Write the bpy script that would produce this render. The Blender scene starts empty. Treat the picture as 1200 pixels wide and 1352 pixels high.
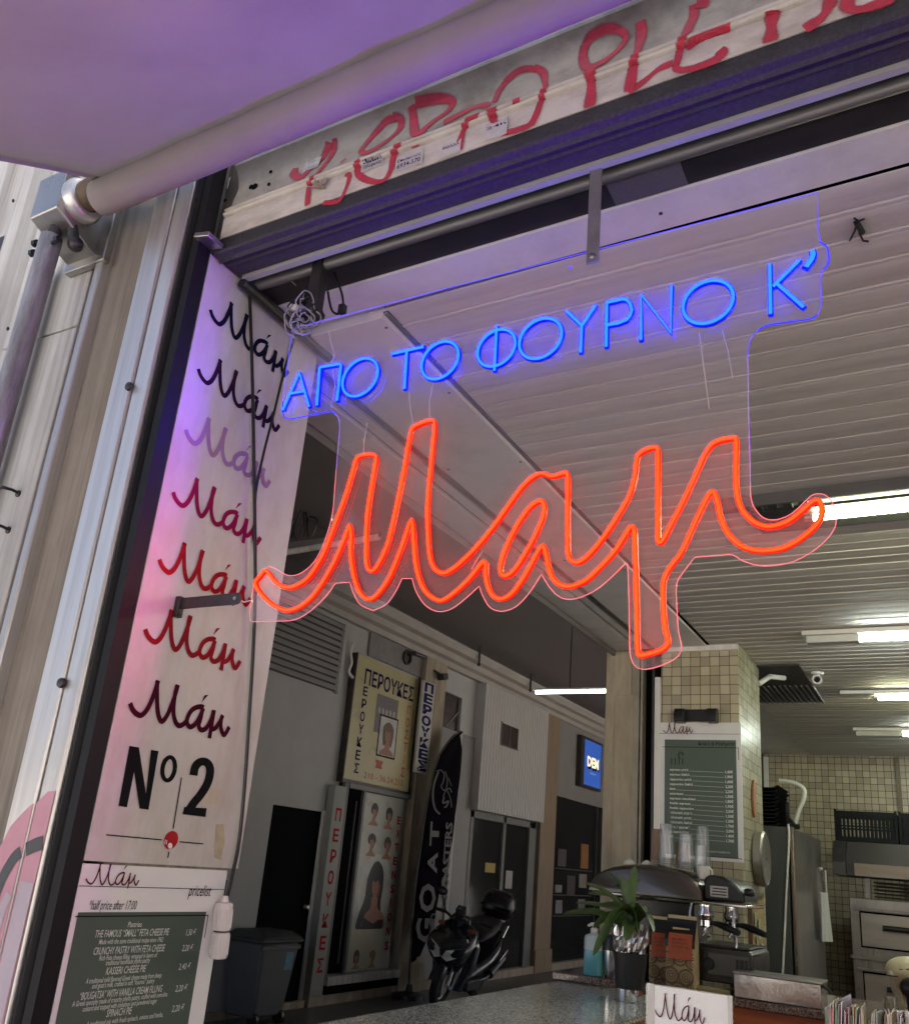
import bpy, bmesh, math, random
from mathutils import Vector as V, Matrix, geometry
random.seed(11)
S = bpy.context.scene
COL = S.collection
R_ = math.radians

# ---------------------------------------------------------------- camera
yaw, pitch, roll = R_(-30.4784), R_(18.6853), R_(5.1252)
FPX, CX, CY, EYE = 1148.8, 595.2, 748.25, 1.6
_c, _s, _cp, _sp, _cr, _sr = math.cos(yaw), math.sin(yaw), math.cos(pitch), math.sin(pitch), math.cos(roll), math.sin(roll)
FW = V((_s*_cp, _c*_cp, _sp)); _r = V((_c, -_s, 0)); _u = _r.cross(FW)
RT = _cr*_r + _sr*_u; UP = -_sr*_r + _cr*_u
CAM = V((0, 0, EYE))
cd = bpy.data.cameras.new('camera'); co = bpy.data.objects.new('camera', cd); COL.objects.link(co)
co.matrix_world = Matrix(((RT.x, UP.x, -FW.x, CAM.x), (RT.y, UP.y, -FW.y, CAM.y), (RT.z, UP.z, -FW.z, CAM.z), (0, 0, 0, 1)))
cd.sensor_fit = 'VERTICAL'; cd.sensor_height = 24; cd.lens = 24*FPX/1352
cd.shift_x = (600-CX)/1352; cd.shift_y = (CY-676)/1352
cd.clip_start = 0.02; cd.clip_end = 500
S.camera = co

# ---------------------------------------------------------------- world, sun, exposure
W = bpy.data.worlds.new('World'); S.world = W; W.use_nodes = True
nt = W.node_tree; bg = nt.nodes['Background']
sky = nt.nodes.new('ShaderNodeTexSky'); sky.sky_type = 'NISHITA'; sky.sun_disc = False
SUN_EL, SUN_AZ = R_(68), R_(20)
sky.sun_elevation = SUN_EL; sky.sun_rotation = SUN_AZ; sky.air_density = 0.6; sky.dust_density = 6.0; sky.ozone_density = 0.3
nt.links.new(sky.outputs[0], bg.inputs[0]); bg.inputs[1].default_value = 0.15
sd = bpy.data.lights.new('sun', 'SUN'); sd.energy = 4.0; sd.angle = R_(0.5); sd.color = (1, .95, .87)
so = bpy.data.objects.new('sun', sd); COL.objects.link(so)
sdir = V((math.sin(SUN_AZ)*math.cos(SUN_EL), math.cos(SUN_AZ)*math.cos(SUN_EL), math.sin(SUN_EL)))
so.rotation_euler = sdir.to_track_quat('Z', 'Y').to_euler(); so.location = sdir*60
S.view_settings.view_transform = 'Standard'; S.view_settings.look = 'None'
S.view_settings.exposure = 1.38; S.view_settings.gamma = 1
S.cycles.use_denoising = True
S.cycles.max_bounces = 10; S.cycles.diffuse_bounces = 5; S.cycles.glossy_bounces = 4; S.cycles.transparent_max_bounces = 16
S.cycles.caustics_reflective = False; S.cycles.caustics_refractive = False
S.cycles.sample_clamp_indirect = 6

# ---------------------------------------------------------------- helpers
def ray(px, py): return RT*((px-CX)/FPX) - UP*((py-CY)/FPX) + FW
def P(px, py, ax, val):
    d = ray(px, py); i = 'xyz'.index(ax); return CAM + d*((val-CAM[i])/d[i])

class MB:
    def __init__(s): s.v = []; s.f = []; s.m = []
    def add(s, vs, fs, mi=0):
        b = len(s.v); s.v += [V(v) for v in vs]; s.f += [[b+i for i in f] for f in fs]; s.m += [mi]*len(fs); return s
    def box(s, x0, x1, y0, y1, z0, z1, mi=0):
        return s.add([(x0,y0,z0),(x1,y0,z0),(x1,y1,z0),(x0,y1,z0),(x0,y0,z1),(x1,y0,z1),(x1,y1,z1),(x0,y1,z1)],
                     [(0,3,2,1),(4,5,6,7),(0,1,5,4),(1,2,6,5),(2,3,7,6),(3,0,4,7)], mi)
    def obox(s, c, size, rot=None, mi=0):
        m = rot if rot is not None else Matrix.Identity(3)
        c = V(c); hx, hy, hz = size[0]/2, size[1]/2, size[2]/2
        vs = [c + m @ V((a*hx, b*hy, d*hz)) for d in (-1,1) for a, b in ((-1,-1),(1,-1),(1,1),(-1,1))]
        return s.add(vs, [(0,3,2,1),(4,5,6,7),(0,1,5,4),(1,2,6,5),(2,3,7,6),(3,0,4,7)], mi)
    def quad(s, a, b, c, d, mi=0): return s.add([a,b,c,d], [(0,1,2,3)], mi)
    def tube(s, path, r, n=8, mi=0, cap=True, closed=False):
        path = [V(p) for p in path]; L = len(path); rs = r if isinstance(r, (list, tuple)) else [r]*L
        vs = []; prev = None
        for i, p in enumerate(path):
            if closed: t = path[(i+1) % L]-path[i-1]
            else: t = path[min(i+1, L-1)]-path[max(i-1, 0)]
            t = t.normalized() if t.length > 1e-9 else V((0,0,1))
            if prev is None:
                a = t.orthogonal().normalized()
            else:
                a = (prev - t*prev.dot(t)); a = a.normalized() if a.length > 1e-6 else t.orthogonal().normalized()
            prev = a; b = t.cross(a)
            for k in range(n):
                an = 2*math.pi*k/n; vs.append(p + (a*math.cos(an)+b*math.sin(an))*rs[i])
        fs = [(i*n+k, i*n+(k+1) % n, ((i+1) % L)*n+(k+1) % n, ((i+1) % L)*n+k) for i in range(L if closed else L-1) for k in range(n)]
        if cap and not closed: fs += [tuple(range(n))[::-1], tuple((L-1)*n+k for k in range(n))]
        return s.add(vs, fs, mi)
    def lathe(s, c, prof, n=24, axis=(0,0,1), mi=0):
        c = V(c); ax = V(axis).normalized(); a = ax.orthogonal().normalized(); b = ax.cross(a); vs = []
        for r, h in prof:
            for k in range(n):
                an = 2*math.pi*k/n; vs.append(c + ax*h + (a*math.cos(an)+b*math.sin(an))*max(r, 1e-5))
        L = len(prof)
        fs = [(i*n+k, i*n+(k+1) % n, (i+1)*n+(k+1) % n, (i+1)*n+k) for i in range(L-1) for k in range(n)]
        if prof[0][0] > 1e-4: fs.append(tuple(range(n))[::-1])
        if prof[-1][0] > 1e-4: fs.append(tuple((L-1)*n+k for k in range(n)))
        return s.add(vs, fs, mi)
    def ball(s, c, rad, nu=14, nv=9, rot=None, mi=0):
        rad = rad if isinstance(rad, (tuple, list)) else (rad,)*3; m = rot if rot is not None else Matrix.Identity(3); c = V(c); vs = []
        for j in range(nv+1):
            t = math.pi*j/nv
            for i in range(nu):
                p = 2*math.pi*i/nu
                vs.append(c + m @ V((rad[0]*math.sin(t)*math.cos(p), rad[1]*math.sin(t)*math.sin(p), rad[2]*math.cos(t))))
        return s.add(vs, [(j*nu+i, (j+1)*nu+i, (j+1)*nu+(i+1) % nu, j*nu+(i+1) % nu) for j in range(nv) for i in range(nu)], mi)
    def extr(s, prof, ax, a, b, mi=0, closed=True, cap=True):
        """profile of 2D points swept along axis ax from a to b; the 2D pair fills the other two axes in order"""
        i = 'xyz'.index(ax)
        def mk(p, t):
            l = [p[0], p[1]]; l.insert(i, t); return tuple(l)
        n = len(prof); vs = [mk(p, a) for p in prof]+[mk(p, b) for p in prof]
        fs = [(k, (k+1) % n, n+(k+1) % n, n+k) for k in range(n if closed else n-1)]
        if cap and closed:
            tr = geometry.tessellate_polygon([[V((p[0], p[1], 0)) for p in prof]])
            fs += [tuple(t) for t in tr]+[tuple(n+q for q in t) for t in tr]
        return s.add(vs, fs, mi)
    def prism(s, pts, depth, mi=0):
        """planar 3D polygon given thickness along vector depth (None: flat)"""
        pts = [V(p) for p in pts]; tr = geometry.tessellate_polygon([pts]); n = len(pts)
        if depth is None: return s.add(pts, [tuple(t) for t in tr], mi)
        d = V(depth); fs = [tuple(t) for t in tr]+[tuple(n+q for q in t) for t in tr]+[(k, (k+1) % n, n+(k+1) % n, n+k) for k in range(n)]
        return s.add(pts+[p+d for p in pts], fs, mi)
    def build(s, name, mats, parent=None, smooth=40, bevel=0, seg=2, loc=None):
        me = bpy.data.meshes.new(name)
        o = bpy.data.objects.new(name, me); COL.objects.link(o)
        off = V((0,0,0))
        if parent is not None:
            o.parent = parent; off = WL[parent]
            WL[o] = off
        else:
            if loc is None:
                xs = [v.x for v in s.v]; ys = [v.y for v in s.v]; zs = [v.z for v in s.v]
                loc = V(((min(xs)+max(xs))/2, (min(ys)+max(ys))/2, min(zs)))
            off = V(loc); o.location = off; WL[o] = off
        me.from_pydata([v-off for v in s.v], [], s.f)
        mats = mats if isinstance(mats, (list, tuple)) else [mats]
        for m in mats: me.materials.append(m)
        if len(mats) > 1:
            for p, mi in zip(me.polygons, s.m): p.material_index = mi
        bm = bmesh.new(); bm.from_mesh(me); bmesh.ops.recalc_face_normals(bm, faces=bm.faces); bm.to_mesh(me); bm.free()
        if smooth:
            me.polygons.foreach_set('use_smooth', [True]*len(me.polygons)); me.set_sharp_from_angle(angle=R_(smooth))
        if bevel:
            bv = o.modifiers.new('bevel', 'BEVEL'); bv.width = bevel; bv.segments = seg; bv.limit_method = 'ANGLE'; bv.angle_limit = R_(40)
        return o
WL = {}
def tag(o, label, cat, group=None, kind=None):
    if label: o['label'] = label
    if cat: o['category'] = cat
    if group: o['group'] = group
    if kind: o['kind'] = kind
    return o
def thing(name, label, cat, loc=(0,0,0), group=None, kind=None):
    o = bpy.data.objects.new(name, None); COL.objects.link(o); o.empty_display_size = .05
    o.location = V(loc); WL[o] = V(loc); return tag(o, label, cat, group, kind)
def copy_tree(o, loc, label=None):
    def rec(a, par):
        c = a.copy(); COL.objects.link(c); c.parent = par
        for ch in a.children: rec(ch, c)
        return c
    c = rec(o, None); c.location = V(loc)
    if label: c['label'] = label
    return c
def catmull(pts, k=5, closed=False):
    pts = [V(p) for p in pts]; n = len(pts); out = []
    for i in range(n if closed else n-1):
        if closed: a, b, c, d = pts[i-1], pts[i], pts[(i+1) % n], pts[(i+2) % n]
        else: a, b, c, d = pts[max(i-1, 0)], pts[i], pts[i+1], pts[min(i+2, n-1)]
        for j in range(k):
            t = j/k
            out.append(.5*((2*b)+(c-a)*t+(2*a-5*b+4*c-d)*t*t+(3*b-a-3*c+d)*t**3))
    if not closed: out.append(pts[-1])
    return out
def ribbon2(mb, pts, w, fmap, lift=0.0004, k=5, smooth=True, cols=1, taper=0, mi=0):
    """stroke of width w along 2D pts; fmap(u,v,h)->world, h = lift off the surface (grows along the stroke)"""
    pts = [V((p[0], p[1], 0)) for p in pts]
    if smooth and len(pts) > 2: pts = catmull(pts, k)
    n = len(pts); vs = []; fs = []
    for i, p in enumerate(pts):
        t = pts[min(i+1, n-1)]-pts[max(i-1, 0)]
        t = t.normalized() if t.length > 1e-9 else V((1,0,0)); nn = V((-t.y, t.x, 0))
        q = i/max(n-1, 1); ww = w*(1-taper*abs(2*q-1)**3) if taper else w
        if not isinstance(w, (int, float)): ww = w(q)
        for c in range(cols+1):
            o = p + nn*ww*(c/cols-.5); vs.append(fmap(o.x, o.y, lift*q))
    m = cols+1
    for i in range(n-1):
        for c in range(cols): fs.append((i*m+c, i*m+c+1, (i+1)*m+c+1, (i+1)*m+c))
    mb.add(vs, fs, mi)
_tc = {}
def text_mesh(s, bold=0.0, shear=0.0):
    key = (s, bold, shear)
    if key in _tc: return _tc[key]
    c = bpy.data.curves.new('lettering', 'FONT'); c.body = s; c.resolution_u = 2; c.offset = bold; c.shear = shear
    o = bpy.data.objects.new('lettering', c); COL.objects.link(o); bpy.context.view_layer.update()
    me = bpy.data.meshes.new_from_object(o.evaluated_get(bpy.context.evaluated_depsgraph_get()))
    vs = [tuple(v.co) for v in me.vertices]; fs = [tuple(p.vertices) for p in me.polygons]
    bpy.data.objects.remove(o); bpy.data.curves.remove(c); bpy.data.meshes.remove(me)
    _tc[key] = (vs, fs); return _tc[key]
def text(mb, s, fmap, u0, u1, v0, vcap, bold=0.0, shear=0.0, mi=0, lift=0.0, fit='w', align='l'):
    """print s between u0 and u1 with baseline v0 and capital height up to vcap"""
    vs, fs = text_mesh(s, bold, shear)
    if not vs: return
    x0 = min(v[0] for v in vs); x1 = max(v[0] for v in vs); sz = (vcap-v0)/.7
    sx = (u1-u0)/max(x1-x0, 1e-6)
    mb.add([fmap(u0+(v[0]-x0)*sx, v0+v[1]*sz, lift) for v in vs], fs, mi)

# ---------------------------------------------------------------- materials
MATS = {}
def links(m): return m.node_tree.nodes, m.node_tree.links
def mat(name, col, rough=.5, metal=0., var=.18, scale=6., stretch=(1,1,1), bump=0., bscale=90., dirt=None, dscale=3., damt=.5, dstretch=(1,1,1), spec=.5, coat=0., rvar=.12, alpha=None, sheen=0):
    if name in MATS: return MATS[name]
    m = bpy.data.materials.new(name); m.use_nodes = True; N, L = links(m); b = N['Principled BSDF']
    b.inputs['Roughness'].default_value = rough; b.inputs['Metallic'].default_value = metal
    b.inputs['Specular IOR Level'].default_value = spec; b.inputs['Coat Weight'].default_value = coat
    tc = N.new('ShaderNodeTexCoord'); mp = N.new('ShaderNodeMapping'); mp.inputs['Scale'].default_value = stretch
    L.new(tc.outputs['Object'], mp.inputs[0])
    no = N.new('ShaderNodeTexNoise'); no.inputs['Scale'].default_value = scale; no.inputs['Detail'].default_value = 6; no.inputs['Roughness'].default_value = .65
    L.new(mp.outputs[0], no.inputs[0])
    cr = N.new('ShaderNodeValToRGB'); cr.color_ramp.elements[0].position = .3; cr.color_ramp.elements[1].position = .72
    cr.color_ramp.elements[0].color = tuple(c*(1-var) for c in col)+(1,); cr.color_ramp.elements[1].color = tuple(min(1, c*(1+var)) for c in col)+(1,)
    L.new(no.outputs[0], cr.inputs[0]); out = cr.outputs[0]
    if dirt is not None:
        mp2 = N.new('ShaderNodeMapping'); mp2.inputs['Scale'].default_value = dstretch; L.new(tc.outputs['Object'], mp2.inputs[0])
        n2 = N.new('ShaderNodeTexNoise'); n2.inputs['Scale'].default_value = dscale; n2.inputs['Detail'].default_value = 8; n2.inputs['Roughness'].default_value = .7
        L.new(mp2.outputs[0], n2.inputs[0])
        c2 = N.new('ShaderNodeValToRGB'); c2.color_ramp.elements[0].position = .44; c2.color_ramp.elements[1].position = .68
        c2.color_ramp.elements[1].color = (damt, damt, damt, 1); L.new(n2.outputs[0], c2.inputs[0])
        mx = N.new('ShaderNodeMix'); mx.data_type = 'RGBA'; L.new(c2.outputs[0], mx.inputs[0]); L.new(out, mx.inputs[6]); mx.inputs[7].default_value = tuple(dirt)+(1,)
        out = mx.outputs[2]
    L.new(out, b.inputs['Base Color'])
    if rvar:
        mr = N.new('ShaderNodeMapRange'); mr.inputs[3].default_value = max(0, rough-rvar); mr.inputs[4].default_value = min(1, rough+rvar)
        L.new(no.outputs[0], mr.inputs[0]); L.new(mr.outputs[0], b.inputs['Roughness'])
    if bump:
        nb = N.new('ShaderNodeTexNoise'); nb.inputs['Scale'].default_value = bscale; nb.inputs['Detail'].default_value = 5; L.new(mp.outputs[0], nb.inputs[0])
        bp = N.new('ShaderNodeBump'); bp.inputs['Strength'].default_value = bump; bp.inputs['Distance'].default_value = .004
        L.new(nb.outputs[0], bp.inputs['Height']); L.new(bp.outputs[0], b.inputs['Normal'])
    MATS[name] = m; return m
def emit(name, col, st):
    if name in MATS: return MATS[name]
    m = bpy.data.materials.new(name); m.use_nodes = True; N, L = links(m); b = N['Principled BSDF']
    b.inputs['Base Color'].default_value = tuple(min(1, c*.6) for c in col)+(1,); b.inputs['Roughness'].default_value = .4
    b.inputs['Emission Color'].default_value = tuple(col)+(1,); b.inputs['Emission Strength'].default_value = st
    MATS[name] = m; return m
def clear(name, tint=(1,1,1), gloss=1., ior=1.45, diff=0., dcol=(1,1,1), rough=.02, facing=0.):
    m = bpy.data.materials.new(name); m.use_nodes = True; N, L = links(m); N.remove(N['Principled BSDF']); out = N['Material Output']
    tr = N.new('ShaderNodeBsdfTransparent'); tr.inputs[0].default_value = tuple(tint)+(1,)
    sh = tr.outputs[0]
    if diff:
        df = N.new('ShaderNodeBsdfDiffuse'); df.inputs[0].default_value = tuple(dcol)+(1,)
        mx = N.new('ShaderNodeMixShader'); mx.inputs[0].default_value = diff; L.new(sh, mx.inputs[1]); L.new(df.outputs[0], mx.inputs[2]); sh = mx.outputs[0]
    gl = N.new('ShaderNodeBsdfGlossy'); gl.inputs['Roughness'].default_value = rough
    fr = N.new('ShaderNodeLayerWeight'); fr.inputs[0].default_value = .5
    pw = N.new('ShaderNodeMath'); pw.operation = 'POWER'; pw.inputs[1].default_value = 5; L.new(fr.outputs['Facing'], pw.inputs[0])
    f0 = ((ior-1)/(ior+1))**2
    mm = N.new('ShaderNodeMath'); mm.operation = 'MULTIPLY_ADD'; mm.inputs[1].default_value = (1-f0)*gloss; mm.inputs[2].default_value = f0*gloss+facing; L.new(pw.outputs[0], mm.inputs[0])
    m2 = N.new('ShaderNodeMixShader'); L.new(mm.outputs[0], m2.inputs[0]); L.new(sh, m2.inputs[1]); L.new(gl.outputs[0], m2.inputs[2])
    L.new(m2.outputs[0], out.inputs[0]); MATS[name] = m; return m
def tiles(name, axes, pitch, col, grout, gap=.0035, rough=.25, var=.25, off=0.0):
    m = bpy.data.materials.new(name); m.use_nodes = True; N, L = links(m); b = N['Principled BSDF']
    g = N.new('ShaderNodeNewGeometry'); sp = N.new('ShaderNodeSeparateXYZ'); cb = N.new('ShaderNodeCombineXYZ')
    L.new(g.outputs['Position'], sp.inputs[0])
    L.new(sp.outputs['XYZ'.index(axes[0].upper())], cb.inputs[0]); L.new(sp.outputs['XYZ'.index(axes[1].upper())], cb.inputs[1])
    br = N.new('ShaderNodeTexBrick'); br.offset = 0; br.squash = 1
    br.inputs['Scale'].default_value = 1; br.inputs['Brick Width'].default_value = pitch; br.inputs['Row Height'].default_value = pitch
    br.inputs['Mortar Size'].default_value = gap/2; br.inputs['Mortar Smooth'].default_value = .1; br.inputs['Bias'].default_value = 0
    br.inputs['Color1'].default_value = tuple(c*(1-var) for c in col)+(1,); br.inputs['Color2'].default_value = tuple(c*(1+var*.5) for c in col)+(1,)
    br.inputs['Mortar'].default_value = tuple(grout)+(1,)
    L.new(cb.outputs[0], br.inputs[0])
    no = N.new('ShaderNodeTexNoise'); no.inputs['Scale'].default_value = 3.; no.inputs['Detail'].default_value = 6; L.new(g.outputs['Position'], no.inputs[0])
    mr0 = N.new('ShaderNodeMapRange'); mr0.inputs[3].default_value = .7; mr0.inputs[4].default_value = 1.2; L.new(no.outputs[0], mr0.inputs[0])
    mx = N.new('ShaderNodeMix'); mx.data_type = 'RGBA'; mx.blend_type = 'MULTIPLY'; mx.inputs[0].default_value = 1
    L.new(br.outputs[0], mx.inputs[6]); L.new(mr0.outputs[0], mx.inputs[7]); L.new(mx.outputs[2], b.inputs['Base Color'])
    mr = N.new('ShaderNodeMapRange'); mr.inputs[3].default_value = rough; mr.inputs[4].default_value = .85; L.new(br.outputs[1], mr.inputs[0]); L.new(mr.outputs[0], b.inputs['Roughness'])
    inv = N.new('ShaderNodeMath'); inv.operation = 'SUBTRACT'; inv.inputs[0].default_value = 1; L.new(br.outputs[1], inv.inputs[1])
    n3 = N.new('ShaderNodeTexNoise'); n3.inputs['Scale'].default_value = 40; L.new(g.outputs['Position'], n3.inputs[0])
    ad = N.new('ShaderNodeMath'); ad.operation = 'MULTIPLY_ADD'; ad.inputs[1].default_value = .25; L.new(n3.outputs[0], ad.inputs[0]); L.new(inv.outputs[0], ad.inputs[2])
    bp = N.new('ShaderNodeBump'); bp.inputs['Strength'].default_value = .35; bp.inputs['Distance'].default_value = .003
    L.new(ad.outputs[0], bp.inputs['Height']); L.new(bp.outputs[0], b.inputs['Normal'])
    MATS[name] = m; return m
def granite(name, base, dark, light, scale=240.):
    m = bpy.data.materials.new(name); m.use_nodes = True; N, L = links(m); b = N['Principled BSDF']
    tc = N.new('ShaderNodeTexCoord'); vo = N.new('ShaderNodeTexVoronoi'); vo.inputs['Scale'].default_value = scale
    L.new(tc.outputs['Object'], vo.inputs[0]); cr = N.new('ShaderNodeValToRGB'); cr.color_ramp.interpolation = 'CONSTANT'
    e = cr.color_ramp.elements; e[0].color = tuple(dark)+(1,); e[1].position = .3; e[1].color = tuple(base)+(1,)
    x = e.new(.62); x.color = tuple(c*.7 for c in base)+(1,); x = e.new(.8); x.color = tuple(light)+(1,)
    sp = N.new('ShaderNodeSeparateColor'); L.new(vo.outputs['Color'], sp.inputs[0]); L.new(sp.outputs[0], cr.inputs[0])
    L.new(cr.outputs[0], b.inputs['Base Color']); b.inputs['Roughness'].default_value = .13
    MATS[name] = m; return m

M_steel = mat('brushed_steel', (.62,.62,.61), .36, 1, .12, 3, (14,14,.8), .05, 120, (.30,.26,.21), 2.2, .35, (9,9,.8))
M_alu = mat('weathered_aluminium', (.66,.645,.62), .34, .7, .07, 5, (10,10,.6), .1, 80, (.28,.24,.19), 2.0, .5, (9,9,.3))
M_marble = mat('weathered_marble', (.60,.585,.555), .55, 0, .16, 4.0, (2,2,.8), .15, 60, (.17,.14,.10), 1.5, .8, (9,9,.22))
M_dkmarble = mat('grimy_stone', (.33,.29,.24), .65, 0, .2, 4.0, (2,2,.8), .15, 60, (.09,.07,.05), 1.6, .8, (10,10,.22))
M_blk = mat('black_rubber', (.010,.010,.011), .55, 0, .2, 6, (1,1,.3), 0, spec=.22)
M_blkpl = mat('black_plastic', (.015,.015,.017), .35, 0, .2)
M_dkmetal = mat('dark_metal', (.07,.065,.065), .45, .7, .3, 14)
M_gap = mat('dark_recess', (.008,.008,.009), .95, 0, .2, spec=.02)
M_rail = mat('dull_rail', (.20,.195,.185), .5, .6, .15, 6, (1,5,5))
M_white = mat('white_paint', (.74,.72,.69), .5, 0, .06, 3, (1,1,1), .04, 60, (.42,.37,.3), 3.2, .45, (3,3,.7))
M_wtrim = mat('cream_trim', (.76,.74,.71), .5, 0, .08, 4, (1,1,1), .03, 60, (.30,.27,.22), 4, .4)
M_slat = mat('ceiling_slat', (.58,.545,.50), .68, .0, .06, 3, (.4,6,6), 0, 60, (.26,.235,.2), 5, .3, (.5,5,1), spec=.25)
M_fab = mat('awning_fabric', (.58,.54,.51), .95, 0, .04, 5, (1,1,1), .35, 320, (.36,.32,.30), 1.6, .35)
def translucent(m, amt):
    N, L = links(m); b = N['Principled BSDF']; t = N.new('ShaderNodeBsdfTranslucent'); x = N.new('ShaderNodeMixShader'); x.inputs[0].default_value = amt
    src = b.inputs['Base Color'].links[0].from_socket; L.new(src, t.inputs[0]); L.new(b.outputs[0], x.inputs[1]); L.new(t.outputs[0], x.inputs[2]); L.new(x.outputs[0], N['Material Output'].inputs[0])
translucent(M_fab, .55)
M_shut = mat('shutter_metal', (.70,.66,.57), .5, .0, .08, 6, (1,1,1), .06, 90, (.3,.26,.2), 9, .55, (1,1,3))
M_shutg = mat('grey_shutter_metal', (.50,.455,.375), .55, .1, .15, 6, (1,3,3), .08, 90, (.15,.12,.09), 6, .7, spec=.3)
M_bar = mat('grey_bottom_bar', (.042,.042,.046), .6, .0, .15, 10, (.6,5,5), .05, 150, (.2,.19,.19), 130, .16, spec=.15)
M_under = mat('bottom_bar_underside', (.22,.22,.23), .5, .1, .15, 10, (1,4,4), .06, 150, (.6,.6,.6), 45, .25)
M_conc = mat('aged_concrete', (.40,.34,.25), .75, 0, .18, 3, (3,3,.7), .15, 40, (.16,.12,.08), 2.5, .6, (3,3,.6))
M_arcw = mat('arcade_plaster', (.46,.46,.45), .6, 0, .06, 2.5, (1,1,1), .06, 30, (.36,.34,.3), 1.8, .35)
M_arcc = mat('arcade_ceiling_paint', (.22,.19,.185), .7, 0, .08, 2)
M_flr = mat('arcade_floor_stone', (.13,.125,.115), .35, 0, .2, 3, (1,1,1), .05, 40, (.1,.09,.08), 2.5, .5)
M_pave = mat('pavement_stone', (.56,.535,.50), .8, 0, .15, 3, (1,1,1), .2, 30)
M_chrome = mat('polished_chrome', (.75,.74,.72), .12, 1, .08, 5, rvar=.05)
M_sstl = mat('stainless_panel', (.42,.41,.39), .32, .9, .14, 3, (4,4,1.2), .04, 60, (.2,.17,.13), 3, .4)
M_red = mat('red_print', (.42,.018,.022), .7, 0, .1, spec=.1)
M_navy = mat('navy_print', (.016,.014,.09), .7, 0, .1, spec=.1)
M_ink = mat('black_ink', (.010,.010,.011), .85, 0, .15, spec=.06)
M_paper = mat('white_card', (.80,.79,.77), .5, 0, .03, 5)
M_green = mat('menu_green', (.075,.105,.082), .5, 0, .08, 4)
M_wine = mat('wine_print', (.11,.010,.026), .85, 0, .1, spec=.06)
M_chalk = mat('white_print', (.68,.70,.66), .5, 0, .05)
M_orange = mat('orange_laminate', (.46,.13,.045), .4, 0, .18, 5, (1,1,5))
M_kraft = mat('kraft_paper', (.50,.37,.20), .7, 0, .08, 20)
M_bagred = mat('red_label', (.42,.085,.03), .55, 0, .15, 18)
M_glassdk = mat('dark_glass', (.02,.021,.023), .08, 0, .2, 2, spec=.7, rvar=.03)
M_gran = granite('speckled_granite', (.56,.58,.57), (.10,.105,.11), (.82,.83,.81), 230)
M_granb = granite('brown_granite', (.22,.14,.11), (.05,.03,.03), (.36,.27,.23), 260)
M_tilef = tiles('cream_mosaic_front', 'xz', .0545, (.50,.44,.31), (.05,.035,.025))
M_tiles = tiles('cream_mosaic_side', 'yz', .0545, (.46,.43,.29), (.05,.035,.025))
M_tileb = tiles('cream_mosaic_back', 'xz', .0615, (.44,.37,.25), (.045,.03,.02), .005, .3)
T_cool = emit('cool_tube', (.88,1.0,.92), 34)
T_warm = emit('greenish_tube', (.97,1.0,.66), 28)

# ---------------------------------------------------------------- setting: ground, floors, building mass
YF, ZC = 1.17, 2.90          # facade plane, soffit height
XA = -6.3                    # far wall of the arcade
ZA = 4.75                    # arcade ceiling
tag(MB().quad((-60,-60,-.004),(60,-60,-.004),(60,60,-.004),(-60,60,-.004)).build('ground', M_pave, loc=(0,0,-.004)), 'grey stone pavement in front of the shop', 'ground', kind='structure')
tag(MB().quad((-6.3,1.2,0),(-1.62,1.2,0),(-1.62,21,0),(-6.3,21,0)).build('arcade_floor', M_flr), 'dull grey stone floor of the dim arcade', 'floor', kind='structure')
tag(MB().quad((-1.6,1.2,0),(4.5,1.2,0),(4.5,9.6,0),(-1.6,9.6,0)).build('shop_floor', M_flr), 'stone floor inside the bakery kitchen', 'floor', kind='structure')
tag(MB().box(-14,9,1.25,24,4.8,9.5).build('upper_storeys', M_marble), 'unseen stone upper storeys over the shop, sized to block the sun', 'building', kind='structure')  # unseen mass added for shade, height set for sunlit ground bounce
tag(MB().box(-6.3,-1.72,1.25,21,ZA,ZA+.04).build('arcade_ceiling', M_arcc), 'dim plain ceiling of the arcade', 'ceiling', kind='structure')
tag(MB().box(4.5,4.6,1.25,9.6,0,4.8).box(-.4,4.5,1.2,1.32,3.2,4.8).build('shop_side_wall', M_arcw), 'plain side wall closing the shop on the right', 'wall', kind='structure')
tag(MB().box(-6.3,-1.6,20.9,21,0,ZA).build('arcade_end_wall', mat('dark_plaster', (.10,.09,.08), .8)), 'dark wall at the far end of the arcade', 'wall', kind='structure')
tag(MB().box(-1.70,4.5,9.4,9.6,0,3.3).build('back_wall', M_tileb), 'mosaic tiled back wall of the kitchen', 'wall', kind='structure')
tag(MB().box(-1.79,-1.70,5.59,9.6,0,4.75).build('shop_partition_wall', M_arcw), 'plaster wall between kitchen and arcade behind the tiled pillar', 'wall', kind='structure')
tag(MB().box(-14,-6.5,1.2,2.2,0,4.8).build('neighbour_facade', M_dkmarble), 'dark neighbouring shopfront beyond the stone pillar', 'wall', kind='structure')
# ---------------------------------------------------------------- front pillar (x -1.42 .. -2.32), stone and metal strips
def strip(mb, x0, x1, y0, y1=1.45, z0=0, z1=4.8, mi=0): mb.box(x0, x1, y0, y1, z0, z1, mi)
pil = thing('stone_pillar', 'tall weathered stone pillar with vertical grooves left of the lettered panel', 'pillar', (-1.85,1.3,0))
m = MB(); m.box(-2.24,-1.425,1.22,1.56,0,4.8); m.build('core', M_dkmarble, pil)
m = MB()
m.extr([(-2.245,1.235),(-2.245,1.13),(-2.235,1.12),(-2.205,1.114),(-2.18,1.118),(-2.155,1.14),(-2.14,1.16),(-2.14,1.235)], 'z', 0, 4.8)
m.build('fluted_edge', M_marble, pil, 30)
zj = P(80,437,'y',1.15).z
m = MB(); m.box(-2.138,-1.834,1.15,1.235,0,zj-.003); m.build('cladding_slab', M_marble, pil, bevel=.003)
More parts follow.
